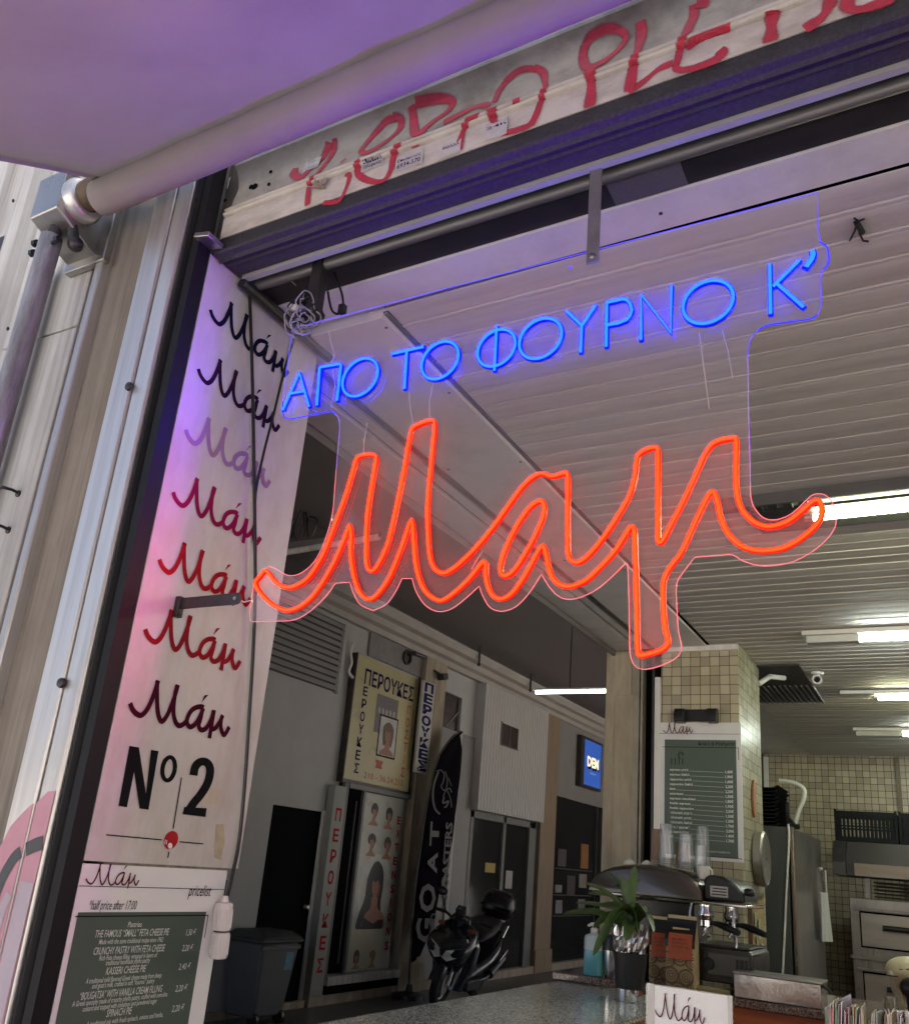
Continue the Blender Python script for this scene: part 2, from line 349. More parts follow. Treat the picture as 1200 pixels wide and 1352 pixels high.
m = MB(); m.box(-2.138,-1.834,1.15,1.235,zj+.003,4.8); m.build('cladding_slab', M_marble, pil, bevel=.003)
m = MB(); m.box(-1.802,-1.776,1.135,1.235,0,4.8); m.build('narrow_rib', M_alu, pil, bevel=.006)
m = MB()
pf = [(-1.776,1.235)]+[(-1.776+.124*t, 1.165+.035*math.sin(math.pi*min(1, t*1.0))*t+.012*t) for t in [i/10 for i in range(11)]]+[(-1.652,1.235)]
m.extr(pf, 'z', 0, 4.8); m.build('hollow_strip', M_dkmarble, pil, 50)
m = MB(); m.box(-1.652,-1.60,1.185,1.235,0,4.8); m.build('dark_strip', mat('brown_metal', (.12,.10,.075), .45, .5, .3, 3, (8,8,.6)), pil)
m = MB(); m.box(-1.640,-1.628,1.172,1.2,0,4.8); m.build('bead', M_dkmetal, pil, bevel=.003)
for px, py in ((25,652), (12,700)):
    p = P(px, py, 'y', 1.15); m = MB()
    m.tube([p+V((.004,0,0)), p+V((.002,-.02,.002)), p+V((-.012,-.034,.004)), p+V((-.03,-.036,.002))], [.004,.004,.0045,.003], 6)
    m.lathe(p, [(.009,0),(.009,.003),(.004,.006)], 10, (0,-1,0)); m.build('cut_cable_end', M_blkpl, pil)
for px, py in ((11,434), (18,265)):
    p = P(px, py, 'y', 1.113); m = MB(); m.ball(p, (.004,.004,.006), 8, 5); m.build('screw_head', M_dkmetal, pil)

frm = thing('steel_door_frame', 'bright brushed steel frame strip with rivets and pink spray paint at its foot', 'door frame', (-1.53,1.17,0))
m = MB(); m.box(-1.598,-1.529,1.118,1.235,0,4.8); m.build('outer_plate', M_alu, frm, bevel=.004)
m = MB(); m.box(-1.527,-1.474,1.122,1.235,0,4.8); m.build('inner_plate', M_alu, frm, bevel=.006)
for px, py in ((172,511), (83,902)):
    p = P(px, py, 'y', 1.118); m = MB(); m.lathe(p, [(.0105,0),(.0105,.004),(.009,.007),(.004,.009)], 16, (0,-1,0)); m.build('rivet', M_dkmetal, frm)
# spray paint: pink field, grey arc, on both plates
M_pink = mat('pink_spray', (.60,.30,.36), .6, 0, .12, 9); M_gspray = mat('grey_spray', (.075,.08,.085), .6, 0, .3, 12); M_lil = mat('lilac_spray', (.50,.42,.47), .6, 0, .1, 9)
def fmy(yy): return lambda u, v, h: V((u, yy-h, v))
def onfr(pts, yy=1.118): return [(P(x, y, 'y', yy).x, P(x, y, 'y', yy).z) for x, y in pts]
top = onfr([(12,1105),(28,1084),(50,1072),(75,1062),(93,1054)])
m = MB(); pts = top+[(-1.474,top[-1][1]), (-1.474,.6), (-1.598,.6), (-1.598,top[0][1])]
m2 = [(max(-1.597, min(-1.476, a)), b) for a, b in pts]
m.prism([(a, 1.1165, b) for a, b in [(-1.597,top[0][1]-.02),(-1.58,top[1][1]-.01),(-1.55,top[2][1]),(-1.529,top[3][1]),(-1.529,.5),(-1.597,.5)]], None)
m.prism([(a, 1.1205, b) for a, b in [(-1.526,top[3][1]),(-1.50,top[4][1]+.01),(-1.479,top[4][1]+.012),(-1.479,.5),(-1.526,.5)]], None)
m.build('pink_graffiti', M_pink, frm, 0)
m = MB(); zt = top[3][1]
ribbon2(m, [(-1.592,zt-.52),(-1.588,zt-.32),(-1.575,zt-.17),(-1.553,zt-.11),(-1.532,zt-.09)], .024, fmy(1.1155)); ribbon2(m, [(-1.524,zt-.085),(-1.50,zt-.075),(-1.481,zt-.07)], .026, fmy(1.1195))
m.build('grey_graffiti', M_gspray, frm, 0)
m = MB(); ribbon2(m, [(-1.560,zt-.60),(-1.556,zt-.35),(-1.547,zt-.2),(-1.536,zt-.165)], .02, fmy(1.1158)); ribbon2(m, [(-1.503,zt-.62),(-1.502,zt-.35),(-1.50,zt-.14)], .04, fmy(1.1198)); m.build('lilac_graffiti', M_lil, frm, 0)

# entrance lintel of the arcade, seen past the pillar's outer edge
lt = thing('entrance_lintel', 'dark steel rail under pale concrete at the top left edge', 'lintel', (-4.3,1.4,3.2))
m = MB(); m.box(-6.3,-2.25,1.24,1.34,3.22,3.36); m.box(-6.3,-2.25,1.26,1.30,3.02,3.07); m.build('rail', M_dkmetal, lt)
m = MB(); m.box(-6.3,-2.25,1.35,1.5,2.98,3.30); m.box(-6.3,-2.25,1.36,1.5,3.42,4.8); m.build('fascia', M_marble, lt)  # lower strip is unseen, reaching down to limit daylight into the arcade

# ---------------------------------------------------------------- lettered side panel on the inner face of the pillar
XP = -1.42
def fx(x): return lambda u, v, h: V((x+h, u, v))
pan = thing('lettered_sign', 'tall white metal panel with a column of seven red and purple script words', 'sign panel', (XP,1.38,1.545))
M_panel = mat('white_panel', (.60,.575,.54), .42, 0, .05, 3, (1,1,1), .03, 40, (.40,.34,.25), 5, .45, (1,2.5,1))
m = MB(); m.box(XP-.02,XP,1.17,1.592,1.545,2.91); m.build('panel_sheet', M_panel, pan, bevel=.0015)
# script word: strokes traced once, as (dy, dz) offsets from the word's start
SC = [[(130,890),(150,940),(185,977),(222,985),(270,930),(318,820),(352,710)], [(345,712),(343,800),(345,920),(358,1000),(382,1035),(420,990),(460,900),(490,810),(508,745)],
      [(502,748),(484,830),(472,950),(485,1030),(512,1068),(545,1060),(580,1030)], [(712,928),(690,918),(640,930),(600,970),(578,1035),(600,1078),(640,1060),(680,1000),(708,930)],
      [(704,930),(688,1010),(672,1070),(692,1103),(730,1088),(768,1025),(790,950)], [(795,945),(776,1050),(755,1170)], [(768,1095),(800,1090),(838,1040),(862,985)], [(856,990),(846,1060),(855,1118),(876,1140),(912,1078)]]
o0 = P(150+130/6, 780+890/6, 'x', XP)
SCW = []
for st in SC:
    SCW.append([((lambda q: (q.y-o0.y, q.z-o0.z))(P(150+a/6, 780+b/6, 'x', XP))) for a, b in st])
acc = [(lambda q: (q.y-o0.y, q.z-o0.z))(P(150+a/6, 780+b/6, 'x', XP)) for a, b in ((720,828),(750,824),(692,888))]
def script(mb, fmap, u, v, sx=1, sz=1, w=.0112, accent=True, lift=.0005, mi=0):
    for i, st in enumerate(SCW):
        ribbon2(mb, [(u+a*sx, v+b*sz) for a, b in st], w, (lambda f, i: lambda a, b, h: f(a, b, h+i*.0001))(fmap, i), lift, 5, mi=mi)
    if accent: mb.add([fmap(u+a*sx, v+b*sz, .0003) for a, b in acc], [(0,1,2)], mi)
heads = [(277.7,409), (261,486.5), (245,567), (228.1,649.6), (210,738.3), (191.7,830.8), (171.7,928.3)]
cols = [('navy script', (.008,.008,.03)), ('dark plum script', (.03,.008,.03)), ('pale mauve script', (.34,.20,.36)), ('magenta script', (.27,.008,.07)), ('red script', (.36,.012,.02)), ('dark red script', (.26,.012,.018)), ('burgundy script', (.055,.004,.016))]
w0 = None
for i, ((hx, hy), (ln, c)) in enumerate(zip(heads, cols)):
    q = P(hx, hy, 'x', XP)
    m = MB(); script(m, fx(XP+.0012), o0.y, q.z, 1.0, 1.0)
    o = m.build('script_word', mat(ln.replace(' ', '_'), c, .85, 0, .1, spec=.06), pan, 0); o['label'] = ln+' on the white panel'
# No 2 and the cross with the red oval
def pp(a, b): return P(120+a/6, 960+b/6, 'x', XP)
m = MB(); e = V((.0012,0,0))
for poly in ([(305,148),(378,160),(345,340),(285,635),(218,624)], [(346,156),(380,160),(455,655),(385,645),(340,350)], [(475,180),(535,190),(455,654),(422,640)]):
    m.prism([pp(a, b)+e for a, b in poly], None); e = e+V((.0001,0,0))
ring = [(615+49*math.cos(t)-.14*92*math.sin(t)*-1*0, 330+92*math.sin(t)) for t in [2*math.pi*i/28 for i in range(28)]]
ring = [(x-(y-330)*.12, y) for x, y in ring]
f2 = lambda u, v, h: pp(u, v)+V((.0013+h, 0, 0))
ribbon2(m, ring+[ring[0]], 34, f2, .0001, 1, smooth=False)
ribbon2(m, [(812,382),(824,320),(858,280),(905,275),(938,310),(942,370),(920,450),(872,530),(815,600),(772,662)], 64, f2, .0001, 5)
m.prism([pp(a, b)+V((.0015,0,0)) for a, b in [(738,632),(916,642),(906,712),(724,690)]], None)
m.build('number_lettering', M_ink, pan, 0)
m = MB()
for a, b in (((717,400),(650,805)), ((120,853),(560,893)), ((700,908),(890,925)), ((618,985),(608,1035))): ribbon2(m, [a, b], 9, f2, .0001, 1, False)
m.build('cross_lines', M_ink, pan, 0)
ov = [(633+56*math.cos(t)-((73*math.sin(t))*.18), 895+73*math.sin(t)) for t in [2*math.pi*i/32 for i in range(32)]]
m = MB(); m.prism([pp(a, b)+V((.0014,0,0)) for a, b in ov], None); m.build('red_oval_emblem', M_red, pan, 0)
m = MB(); m.prism([pp(625+18*math.cos(t), 940+24*math.sin(t))+V((.0019,0,0)) for t in [2*math.pi*i/16 for i in range(16)]], None)
for a in ((582,925),(594,930)): ribbon2(m, [a, (a[0]+6, a[1]-35)], 5, lambda u, v, h: pp(u, v)+V((.0019,0,0)), 0, 1, False)
m.build('white_emblem_mark', M_paper, pan, 0)
# patches of torn tape near the lower right corner
M_tape = mat('old_tape', (.46,.40,.27), .6, 0, .2, 30)
m = MB(); m.prism([pp(a, b)+V((.0010,0,0)) for a, b in [(990,770),(1050,765),(1060,900),(1030,1055),(975,1030),(985,900)]], None); m.build('tape_residue', M_tape, pan, 0)
m = MB(); m.prism([pp(a, b)+V((.0008,0,0)) for a, b in [(925,485),(1030,495),(1005,610),(865,600)]], None); m.build('tape_residue', mat('pale_tape', (.55,.49,.38), .6), pan, 0)

# price list below it
prc = thing('price_list', 'white price list with a green field hanging under the lettered panel', 'menu board', (XP,1.36,.75))
def pl(a, b): return P(80+a/5.217, 1140+b/5.217, 'x', XP)
m = MB(); m.box(XP-.02,XP-.002,1.17,1.56,.75,1.540); m.build('board', M_paper, prc)
m = MB(); m.box(XP-.03,XP-.021,1.50,1.585,.75,1.52); m.build('backing_board', M_blkpl, prc)
zg = pl(600,335).z; yA, yB = pl(128,335).y, pl(1008,335).y
m = MB(); m.quad(*[(XP-.0012, y, z) for y, z in ((yA,.75),(yB,.75),(yB,zg),(yA,zg))]); m.build('green_field', M_green, prc, 0)
fp = lambda u, v, h: V((XP-.0004+h, u, v))
m = MB(); w0 = .118/ (SCW[-1][-1][0]); q = pl(180,105)
script(m, fp, q.y, q.z, .126/SCW[-1][-1][0], .46, .0030); m.build('script_word', M_wine, prc, 0)
m = MB(); a, b = pl(130,155), pl(1090,155); ribbon2(m, [(1.17,a.z),(1.56,a.z)], .0012, fp, 0, 1, False)
a = pl(105,366); ribbon2(m, [(a.y,a.z),(pl(1020,366).y,a.z)], .002, fp, 0, 1, False); ribbon2(m, [(pl(1018,366).y,a.z),(pl(1018,366).y,a.z-.045)], .002, fp, 0, 1, False)
a = pl(878,238); text(m, 'pricelist', fp, a.y, pl(1032,238).y, a.z+.004, a.z+.027, .0, .18)
a = pl(195,318); text(m, '*half price after 17:00', fp, a.y, pl(522,318).y, pl(522,318).z, pl(522,318).z+.017, .0, .18)
m.build('black_lettering', M_ink, prc, 0)
m = MB()
rows = [('Pastries',465,560,438,.010,0),('THE FAMOUS “SMALL” FETA CHEESE PIE',240,745,502,.013,1),('Made with the same traditional recipe since 1962',268,705,548,.009,0),
 ('CRUNCHY PASTRY WITH FETA CHEESE',230,715,617,.013,1),('Rich Feta cheese filling, wrapped in layers of',270,665,657,.009,0),('traditional handmade phyllo pastry',315,615,692,.009,0),
 ('KASSERI CHEESE PIE',315,585,757,.013,1),('A traditional mild flavored Greek cheese made from sheep',180,692,806,.009,0),('and goat’s milk, crafted in soft “kourou” pastry',222,645,842,.009,0),
 ('“BOUGATSA” WITH VANILLA CREAM FILLING',138,695,912,.013,1),('A Greek specialty made of crunchy phyllo pastry, stuffed with semolina',88,730,950,.009,0),('custard and topped with cinnamon and powdered sugar',160,660,990,.009,0),
 ('SPINACH PIE',318,488,1048,.013,1),('A traditional pie with fresh spinach, onions and herbs,',185,700,1090,.009,0)]
for s, a, b, y, h, bd in rows:
    p, q = pl(a, y), pl(b, y); z = (p.z+q.z)/2; text(m, s, fp, p.y, q.y, z, z+h, .004, .15)
for s, a, b, y in (('1,50 €',865,932,495),('2,20 €',838,912,602),('2,40 €',815,895,730),('2,20 €',792,872,880),('2,20 €',768,850,1018)):
    p, q = pl(a, y), pl(b, y); z = (p.z+q.z)/2; text(m, s, fp, p.y, q.y, z, z+.012, .004, .15)
m.build('white_lettering', M_chalk, prc, 0)

# hanging cables on the panel
def cab(name, pts, r, label, x=-1.405, k=4, n=6, cat='cable', mt=None):
    path = catmull([P(a, b, 'x', x) for a, b in pts], k); m = MB(); m.tube(path, r, n)
    return tag(m.build(name, mt or M_blkpl), label, cat)
cab('power_cable', [(329,366),(331,420),(334,520),(336,640),(337,720),(337,790),(334,870),(329,950),(323,1040),(316,1110),(306,1160),(297,1195)], .0042, 'thick black cable hanging straight down the lettered panel', n=8)
cab('thin_cable', [(392,437),(378,480),(362,545),(348,600),(338,650),(336,700)], .0032, 'thin black cable slanting from the wire bundle down the panel')
c0 = P(297,1192,'x',-1.395); c1 = P(288,1265,'x',-1.395); ax = (c1-c0)
con = thing('cable_connector', 'white ribbed two part plug hanging on the black cable end', 'plug', c1)
L = ax.length; prof = [(.017,0),(.0185,.004)]
m = MB(); m.lathe(c0, [(.006,-.014),(.008,-.002),(.0175,.0),(.019,.004),(.019,L*.49),(.017,L*.5)], 24, ax); m.build('plug_body', M_white, con, 30)
m = MB(); m.lathe(c0, [(.0165,L*.5),(.0165,L*.53)], 20, ax); m.build('joint_ring', M_dkmetal, con, 30)
m = MB(); m.lathe(c0, [(.0175,L*.53),(.0195,L*.545),(.0195,L*.95),(.017,L)], 24, ax); m.build('socket_body', M_white, con, 30)
m = MB()
an = V(ax).normalized(); a1 = an.orthogonal().normalized(); a2 = an.cross(a1)
for k in range(20):
    t = 2*math.pi*k/20; d = a1*math.cos(t)+a2*math.sin(t)
    for lo, hi in ((.012, L*.46), (L*.58, L*.93)): m.tube([c0+an*lo+d*.0192, c0+an*hi+d*.0192], .0011, 4)
m.build('rib', M_white, con, 0)

# ---------------------------------------------------------------- roller shutter
XL, XR = -1.40, 2.6
sh = thing('roller_shutter', 'raised metal roller shutter with red graffiti and torn stickers over the opening', 'shutter', (.5,YF,2.9))
prof = [(1.17,2.945),(1.17,3.004),(1.1745,3.0055),(1.1745,3.0075),(1.166,3.0095),(1.1635,3.0135),(1.166,3.0175),(1.1725,3.0195),(1.1725,3.0215),(1.167,3.0235),(1.166,3.0275),(1.170,3.034),(1.1735,3.037),(1.176,3.042),(1.178,3.06),(1.184,3.085),(1.186,3.105),(1.182,3.125),(1.172,3.143),(1.162,3.150),(1.162,3.160),(1.172,3.168),(1.18,3.2),(1.185,3.3)]
def yprof(z):
    for (y0, z0), (y1, z1) in zip(prof, prof[1:]):
        if z0 <= z <= z1: return y0+(y1-y0)*(z-z0)/max(z1-z0, 1e-6)
    return 1.17
full = prof+[(1.22,3.3),(1.22,2.945)]
m = MB()
lo = [p for p in prof if p[1] <= 3.0341]; hi = [p for p in prof if p[1] >= 3.0339]
m.extr(lo+[(1.21,3.034),(1.21,2.945)], 'x', XL, XR); m.build('white_slat', M_shut, sh, 30)
m = MB(); m.extr(hi+[(1.21,3.3),(1.21,3.0345)], 'x', XL+.01, XR); m.build('curved_slat', M_shutg, sh, 30)
m = MB(); m.extr([(1.171,2.943),(1.168,2.908),(1.172,2.903),(1.186,2.901),(1.192,2.893),(1.198,2.902),(1.212,2.905),(1.216,2.899),(1.222,2.905),(1.257,2.905),(1.257,2.943)], 'x', XL-.01, XR); o = m.build('bottom_bar', M_bar, sh, 25)
for hx, hy, r in ((335,245,.009),(356,225,.0045),(355,243,.0045),(297,264,.0045),(330,245,.006)):
    p = P(hx, hy, 'y', 1.178); m = MB(); m.lathe(V((p.x, yprof(p.z)-.001, p.z)), [(r,0),(r*.98,.002)], 14, (0,-1,0)); m.build('punched_hole', M_gap, sh, 0)
# red spray lettering follows the slat profile
def fsh(u, v, h): return V((u, yprof(v)-.0018-h, v))
def shp(x, y):
    p = P(x, y, 'y', 1.172)
    return (p.x, p.z)
def c3(pts, sx, sy, k): return [shp(sx+a/k, sy+b/k) for a, b in pts]
G = []
A = lambda pts, w=.016: G.append((c3(pts, 370, 80, 3.43), w))
A([(60,470),(50,500),(90,525),(130,480),(180,420),(215,360)],.02); A([(240,345),(225,400),(190,470),(160,520),(140,560),(130,620),(128,660)],.014); A([(280,445),(283,450)],.016)
A([(300,520),(318,530),(300,590),(270,640),(200,650)],.012)
A([(520,250),(470,265),(400,330),(360,400),(395,410),(470,360),(525,300),(535,250),(500,245)],.016); A([(355,460),(360,520),(410,550),(470,550),(505,500),(520,430),(545,380)],.016)
A([(590,200),(595,280),(620,330),(680,270),(750,210),(765,165),(700,165),(610,190)],.02); A([(620,330),(615,400)],.016)
A([(735,275),(800,240),(880,200),(925,195),(930,210)],.017); A([(905,240),(850,290),(825,350),(810,415)],.017)
A([(965,185),(985,110),(1040,50),(1110,20),(1165,30),(1190,80),(1200,130),(1180,200),(1140,290),(1080,320),(1000,340)],.014); A([(960,215),(970,280),(985,340)],.02); A([(1060,190),(1090,185)],.02)
B = lambda pts, w=.016: G.append((c3(pts, 700, 0, 2.4), w))
B([(5,200),(35,215),(45,260),(40,310),(25,360),(5,405)],.013)
B([(165,130),(160,170),(180,210),(230,190),(280,140),(295,95),(250,85),(190,110),(165,140)],.018); B([(188,215),(195,270),(190,345)],.022)
B([(345,55),(345,110),(338,160),(325,230),(315,295)],.02); B([(312,298),(360,265),(410,225),(455,205)],.015)
B([(512,0),(512,40),(495,95),(485,125),(470,190),(465,225),(510,225),(580,200),(610,175),(600,165)],.018); B([(495,160),(545,125),(600,105),(635,95)],.018)
B([(768,45),(765,90),(760,140)],.024); B([(955,-10),(945,30),(920,65),(870,100)],.022); B([(1010,-5),(1005,25),(1030,40),(1090,25),(1150,0)],.022); B([(520,0),(560,-5)],.02)
M_spray = mat('red_spray_paint', (.52,.035,.065), .5, 0, .22, 40)
m = MB()
for i, (pts, w) in enumerate(G):
    ribbon2(m, [(a, b) for a, b in pts], (lambda ww: lambda q: ww*(1.22+.25*math.sin(q*9)))(w), (lambda i: lambda u, v, h: fsh(u, v, h+i*.00006))(i), .0003, 18, cols=8)
o = m.build('red_graffiti', M_spray, sh, 0)
# soft sprayed edge: the paint thins out towards the side of each stroke
at = o.data.attributes.new('spray', 'FLOAT', 'POINT'); at.data.foreach_set('value', [1-abs(2*(i % 9)/8-1) for i in range(len(o.data.vertices))])
N, L_ = links(M_spray); an_ = N.new('ShaderNodeAttribute'); an_.attribute_name = 'spray'
nn_ = N.new('ShaderNodeTexNoise'); nn_.inputs['Scale'].default_value = 160; nn_.inputs['Detail'].default_value = 4
ma = N.new('ShaderNodeMath'); ma.operation = 'MULTIPLY_ADD'; ma.inputs[1].default_value = .55; L_.new(nn_.outputs[0], ma.inputs[0]); L_.new(an_.outputs['Fac'], ma.inputs[2])
mr_ = N.new('ShaderNodeMapRange'); mr_.interpolation_type = 'SMOOTHSTEP'; mr_.inputs[1].default_value = .32; mr_.inputs[2].default_value = .80; L_.new(ma.outputs[0], mr_.inputs[0])
L_.new(mr_.outputs[0], N['Principled BSDF'].inputs['Alpha'])
# torn stickers on the slats
def sticker(px, w, h, lines, ang=0, torn=False, z0=None):
    p = shp(*px); m = MB(); n = 7; pts = []
    for k in range(n): pts.append((p[0]+w*k/(n-1), p[1]+random.uniform(-.002,.002)))
    for k in range(n): pts.append((p[0]+w*(1-k/(n-1)), p[1]+h+random.uniform(-.006 if torn else -.001,.003)))
    m.prism([fsh(a, b, .0014) for a, b in pts], None, 0)
    for i, (s, b, big) in enumerate(lines):
        text(m, s, lambda u, v, hh: fsh(u, v, .0019), p[0]+.004, p[0]+w*.93, p[1]+b*h, p[1]+(b+big)*h, .01, 0, 1)
    o = m.build('sticker', [mat('sticker_paper', (.60,.58,.55), .6, 0, .12, 60), M_navy], sh, 0); return o
sticker((398,226), .045, .036, [('ΤΤ.777',.12,.3),('ΑΝΟΙΓΜΑ',.58,.2)], torn=True)
sticker((478,230), .055, .034, [('Τηλέφωνα',.2,.28),('Επισκευή',.6,.25)])
sticker((523,230), .066, .038, [('6934-570',.18,.3),('Επισκευές',.6,.2)])
sticker((583,212), .045, .034, [('ΡΟΛΛΑ',.6,.2)], torn=True)
sticker((640,190), .05, .045, [('24h',.6,.15)], torn=True)
p = shp(425,250); m = MB()
for k in range(9):
    a = random.uniform(0,6.28); c = V((p[0]+random.uniform(-.012,.014), 1.163-random.uniform(0,.008), p[1]+random.uniform(-.010,.010)))
    r3 = Matrix.Rotation(a, 3, V((random.random(), random.random(), random.random())).normalized()); m.obox(c, (.018,.012,.0015), r3)
m.build('crumpled_sticker', mat('crumpled_paper', (.36,.31,.26), .8, 0, .4, 60), sh, 0)
# guide rail and stop
m = MB(); m.box(-1.444,-1.421,1.13,1.168,0,3.3); m.build('guide_channel', M_blk, sh)
m = MB(); m.extr([(-1.474,1.168),(-1.474,1.14),(-1.468,1.128),(-1.458,1.124),(-1.449,1.130),(-1.446,1.15),(-1.446,1.168)], 'z', 0, 3.3); m.build('rubber_gasket', M_blk, sh, 50)
p = P(270,315,'y',1.13); m = MB(); m.obox(p+V((.005,.01,0)), (.05,.05,.012), Matrix.Rotation(.25,3,'Y')); m.build('end_stop', M_sstl, sh, bevel=.002)
m = MB(); q = P(303,243,'y',1.165); m.prism([q+V((-.01,0,.02)), q+V((.004,-.004,.017)), q+V((.007,-.01,-.022)), q+V((.001,-.004,-.018))], (0,.001,0)); m.build('bent_tab', M_shut, sh)

# ---------------------------------------------------------------- soffit strips behind the shutter
sf = thing('entrance_soffit', 'strips of metal trim and dark mesh along the ceiling edge behind the shutter', 'soffit', (.5,1.38,ZC), kind='structure')
m = MB(); m.box(XL,XR,1.259,1.274,2.895,2.93); m.build('front_trim', mat('grey_trim', (.40,.385,.37), .55, 0, .1, 4), sf)
m = MB(); m.box(XL,XR,1.274,1.30,2.955,2.975); m.build('dark_gap', M_gap, sf)
m = MB(); m.extr([(1.30,2.93),(1.30,2.905),(1.305,2.899),(1.312,2.897),(1.319,2.900),(1.322,2.906),(1.322,2.93)], 'x', XL, XR); m.build('bead_rail', M_rail, sf, 60)
M_mesh = mat('dark_mesh', (.018,.017,.018), .6, 0, .3, 20); 
m = MB(); m.box(XL,XR,1.322,1.392,2.908,2.93); o = m.build('mesh_band', M_mesh, sf)
m = MB(); xa, xb = P(795,235,'z',2.905).x, P(905,235,'z',2.905).x
m.box(xa,xb,1.325,1.389,2.9055,2.9075); m.build('faded_mesh_patch', mat('grey_mesh', (.11,.105,.11), .6, 0, .4, 500), sf)
m = MB(); m.box(XL,XR,1.394,1.492,2.902,2.94); m.build('flat_trim', M_wtrim, sf)
for sx, sy in ((872,282),(1005,148)):
    p = P(sx, sy, 'z', 2.901); m = MB(); m.lathe(V((p.x,p.y,2.903)), [(.004,0),(.004,-.003),(.002,-.004)], 10); m.build('screw_head', M_dkmetal, sf)
m = MB(); m.box(XL,XR,1.492,1.512,2.945,2.96); m.build('shadow_joint', M_gap, sf)
m = MB(); m.box(XL,-1.392,1.27,1.6,2.88,2.9); m.tube([(-1.40,1.26,2.885),(-1.40,1.62,2.885)], .012, 8); m.build('edge_strip', M_dkmetal, sf)

# slatted ceiling
XB = -1.16
pr = []; y = 1.512; i = 0
while y < 9.4:
    j = random.uniform(-.0010,.0010)
    pr += [(y,2.9105+j),(y+.0015,2.9090+j),(y+.004,2.9082+j),(y+.038,2.9090+j),(y+.0715,2.9082+j),(y+.0735,2.9092+j),(y+.0742,2.917),(y+.0768,2.917),(y+.0772,2.9075),(y+.0785,2.9066),(y+.0855,2.9066),(y+.0868,2.9075),(y+.0872,2.917),(y+.0898,2.917)]
    y += .0905; i += 1
m = MB(); m.extr(pr, 'x', -1.20, 4.5, closed=False); cl = m.build('slat_ceiling', M_slat, None, 22)
tag(cl, 'ceiling of narrow cream metal slats over the shop', 'ceiling', kind='structure')
tag(MB().box(-1.70,-1.2,5.56,9.4,2.912,2.93).build('rear_ceiling_board', M_wtrim), 'pale ceiling board behind the tiled pillar', 'ceiling', kind='structure')
tag(MB().box(-1.7,4.5,1.3,9.6,2.99,3.0).build('ceiling_deck', M_gap), 'dark deck above the slatted ceiling', 'ceiling', kind='structure')

# side soffit with shutter slot over the arcade side
ss = thing('side_beam', 'pale flat beam with a dark shutter slot between slat ceiling and arcade', 'beam', (-1.45,3.2,2.88))
yE = P(445,455,'z',2.892).y
m = MB(); m.box(-1.462,XB-.001,1.52,4.94,2.892,2.93); m.build('soffit_board', M_wtrim, ss, bevel=.002)
m = MB(); m.box(XB,XB+.014,1.52,4.94,2.9035,2.93); m.build('edge_shadow_strip', M_gap, ss)  # solid dark strip painted in as the gap's shadow line
m = MB(); m.box(-1.50,-1.462,1.52,4.94,2.925,2.935); m.build('shutter_slot', M_gap, ss)
m = MB(); m.box(-1.482,-1.478,1.52,4.94,2.889,2.93); m.box(-1.462,-1.458,1.52,4.94,2.8885,2.8915); m.build('slot_track', M_sstl, ss)
m = MB(); m.box(-1.545,-1.50,1.52,4.94,2.895,2.93); m.build('inner_lip', M_wtrim, ss, bevel=.002)
m = MB(); m.box(-1.558,-1.547,1.52,4.94,2.905,2.93); m.build('shadow_groove', M_gap, ss)
m = MB()
yy = 1.52
for k, L in enumerate((.55, 1.05, 1.3, .52)):
    m.box(-1.70,-1.56,yy+.002,yy+L-.002,2.890,2.93); yy += L
m.build('outer_board', M_wtrim, ss, bevel=.002)
m = MB(); m.box(-1.72,-1.704,1.5,4.94,2.86,ZA); m.build('arcade_face', M_arcc, ss)
for px, py in ((510,433),(593,519),(687,610),(592,620),(790,505),(825,752),(600,470),(820,752),(745,740),(713,773),(742,796),(775,832)):
    p = P(px, py, 'z', 2.891)
    if -1.69 < p.x < -1.17: m = MB(); m.lathe(V((p.x,p.y,2.8925)), [(.0045,0),(.004,-.002),(.001,-.003)], 8); m.build('screw_head', M_dkmetal, ss)

# ---------------------------------------------------------------- awning
aw = thing('awning', 'grey fabric awning rolled out from a roller above the shopfront', 'awning', (-.5,1.05,3.08))
m = MB(); rc = V((0,1.05,3.086)); path = []
n = 60
for i in range(n+1):
    t = i/n; x = -1.715+t*4.3; path.append((x, 1.05+.002*math.sin(x*3), 3.079))
m.tube(path, [.0425+.0005*math.sin(i*1.7)+.0004*math.sin(i*.63)+(.0028 if 21 < i < 23 else 0) for i in range(n+1)], 24); o = m.build('roller_tube', M_fab, aw, 60)
m = MB(); nx, ny = 46, 40; vs = []
for j in range(ny+1):
    t = j/ny
    for i in range(nx+1):
        x = -1.715+4.3*i/nx; y = 1.085-2.42*t
        sag = -.055*math.sin(math.pi*t)-.012*math.sin(i*.9+t*2)*math.sin(math.pi*t)*.4
        crease = .010*math.exp(-((x+.55-.5*t)**2)/.004)*math.exp(-t*3)
        vs.append((x, y, 3.1165-.55*(1.029-y)+sag*.6+.05*math.exp(-t*30)*0+crease+.0035*math.sin(x*23+y*9)*math.exp(-t*5)+.003*math.sin(x*7-y*13+1)*math.sin(math.pi*min(1, t*3))))
fs = [(j*(nx+1)+i, j*(nx+1)+i+1, (j+1)*(nx+1)+i+1, (j+1)*(nx+1)+i) for j in range(ny) for i in range(nx)]
m.add(vs, fs); o = m.build('fabric', M_fab, aw, 180)
so_ = o.modifiers.new('thickness', 'SOLIDIFY'); so_.thickness = .002
# hem along the left edge
m = MB(); hp = [V(vs[j*(nx+1)])+V((.004,0,-.003)) for j in range(ny+1)]; hq = [p+V((.022,0,0)) for p in hp]
m.add(hp+hq, [(i, i+1, ny+2+i, ny+1+i) for i in range(ny)]); m.build('hem', mat('awning_hem', (.40,.36,.36), .95), aw, 0)
m = MB(); m.tube([(-1.72,-1.33,1.85),(2.6,-1.33,1.85)], .03, 12); m.build('front_bar', M_alu, aw)
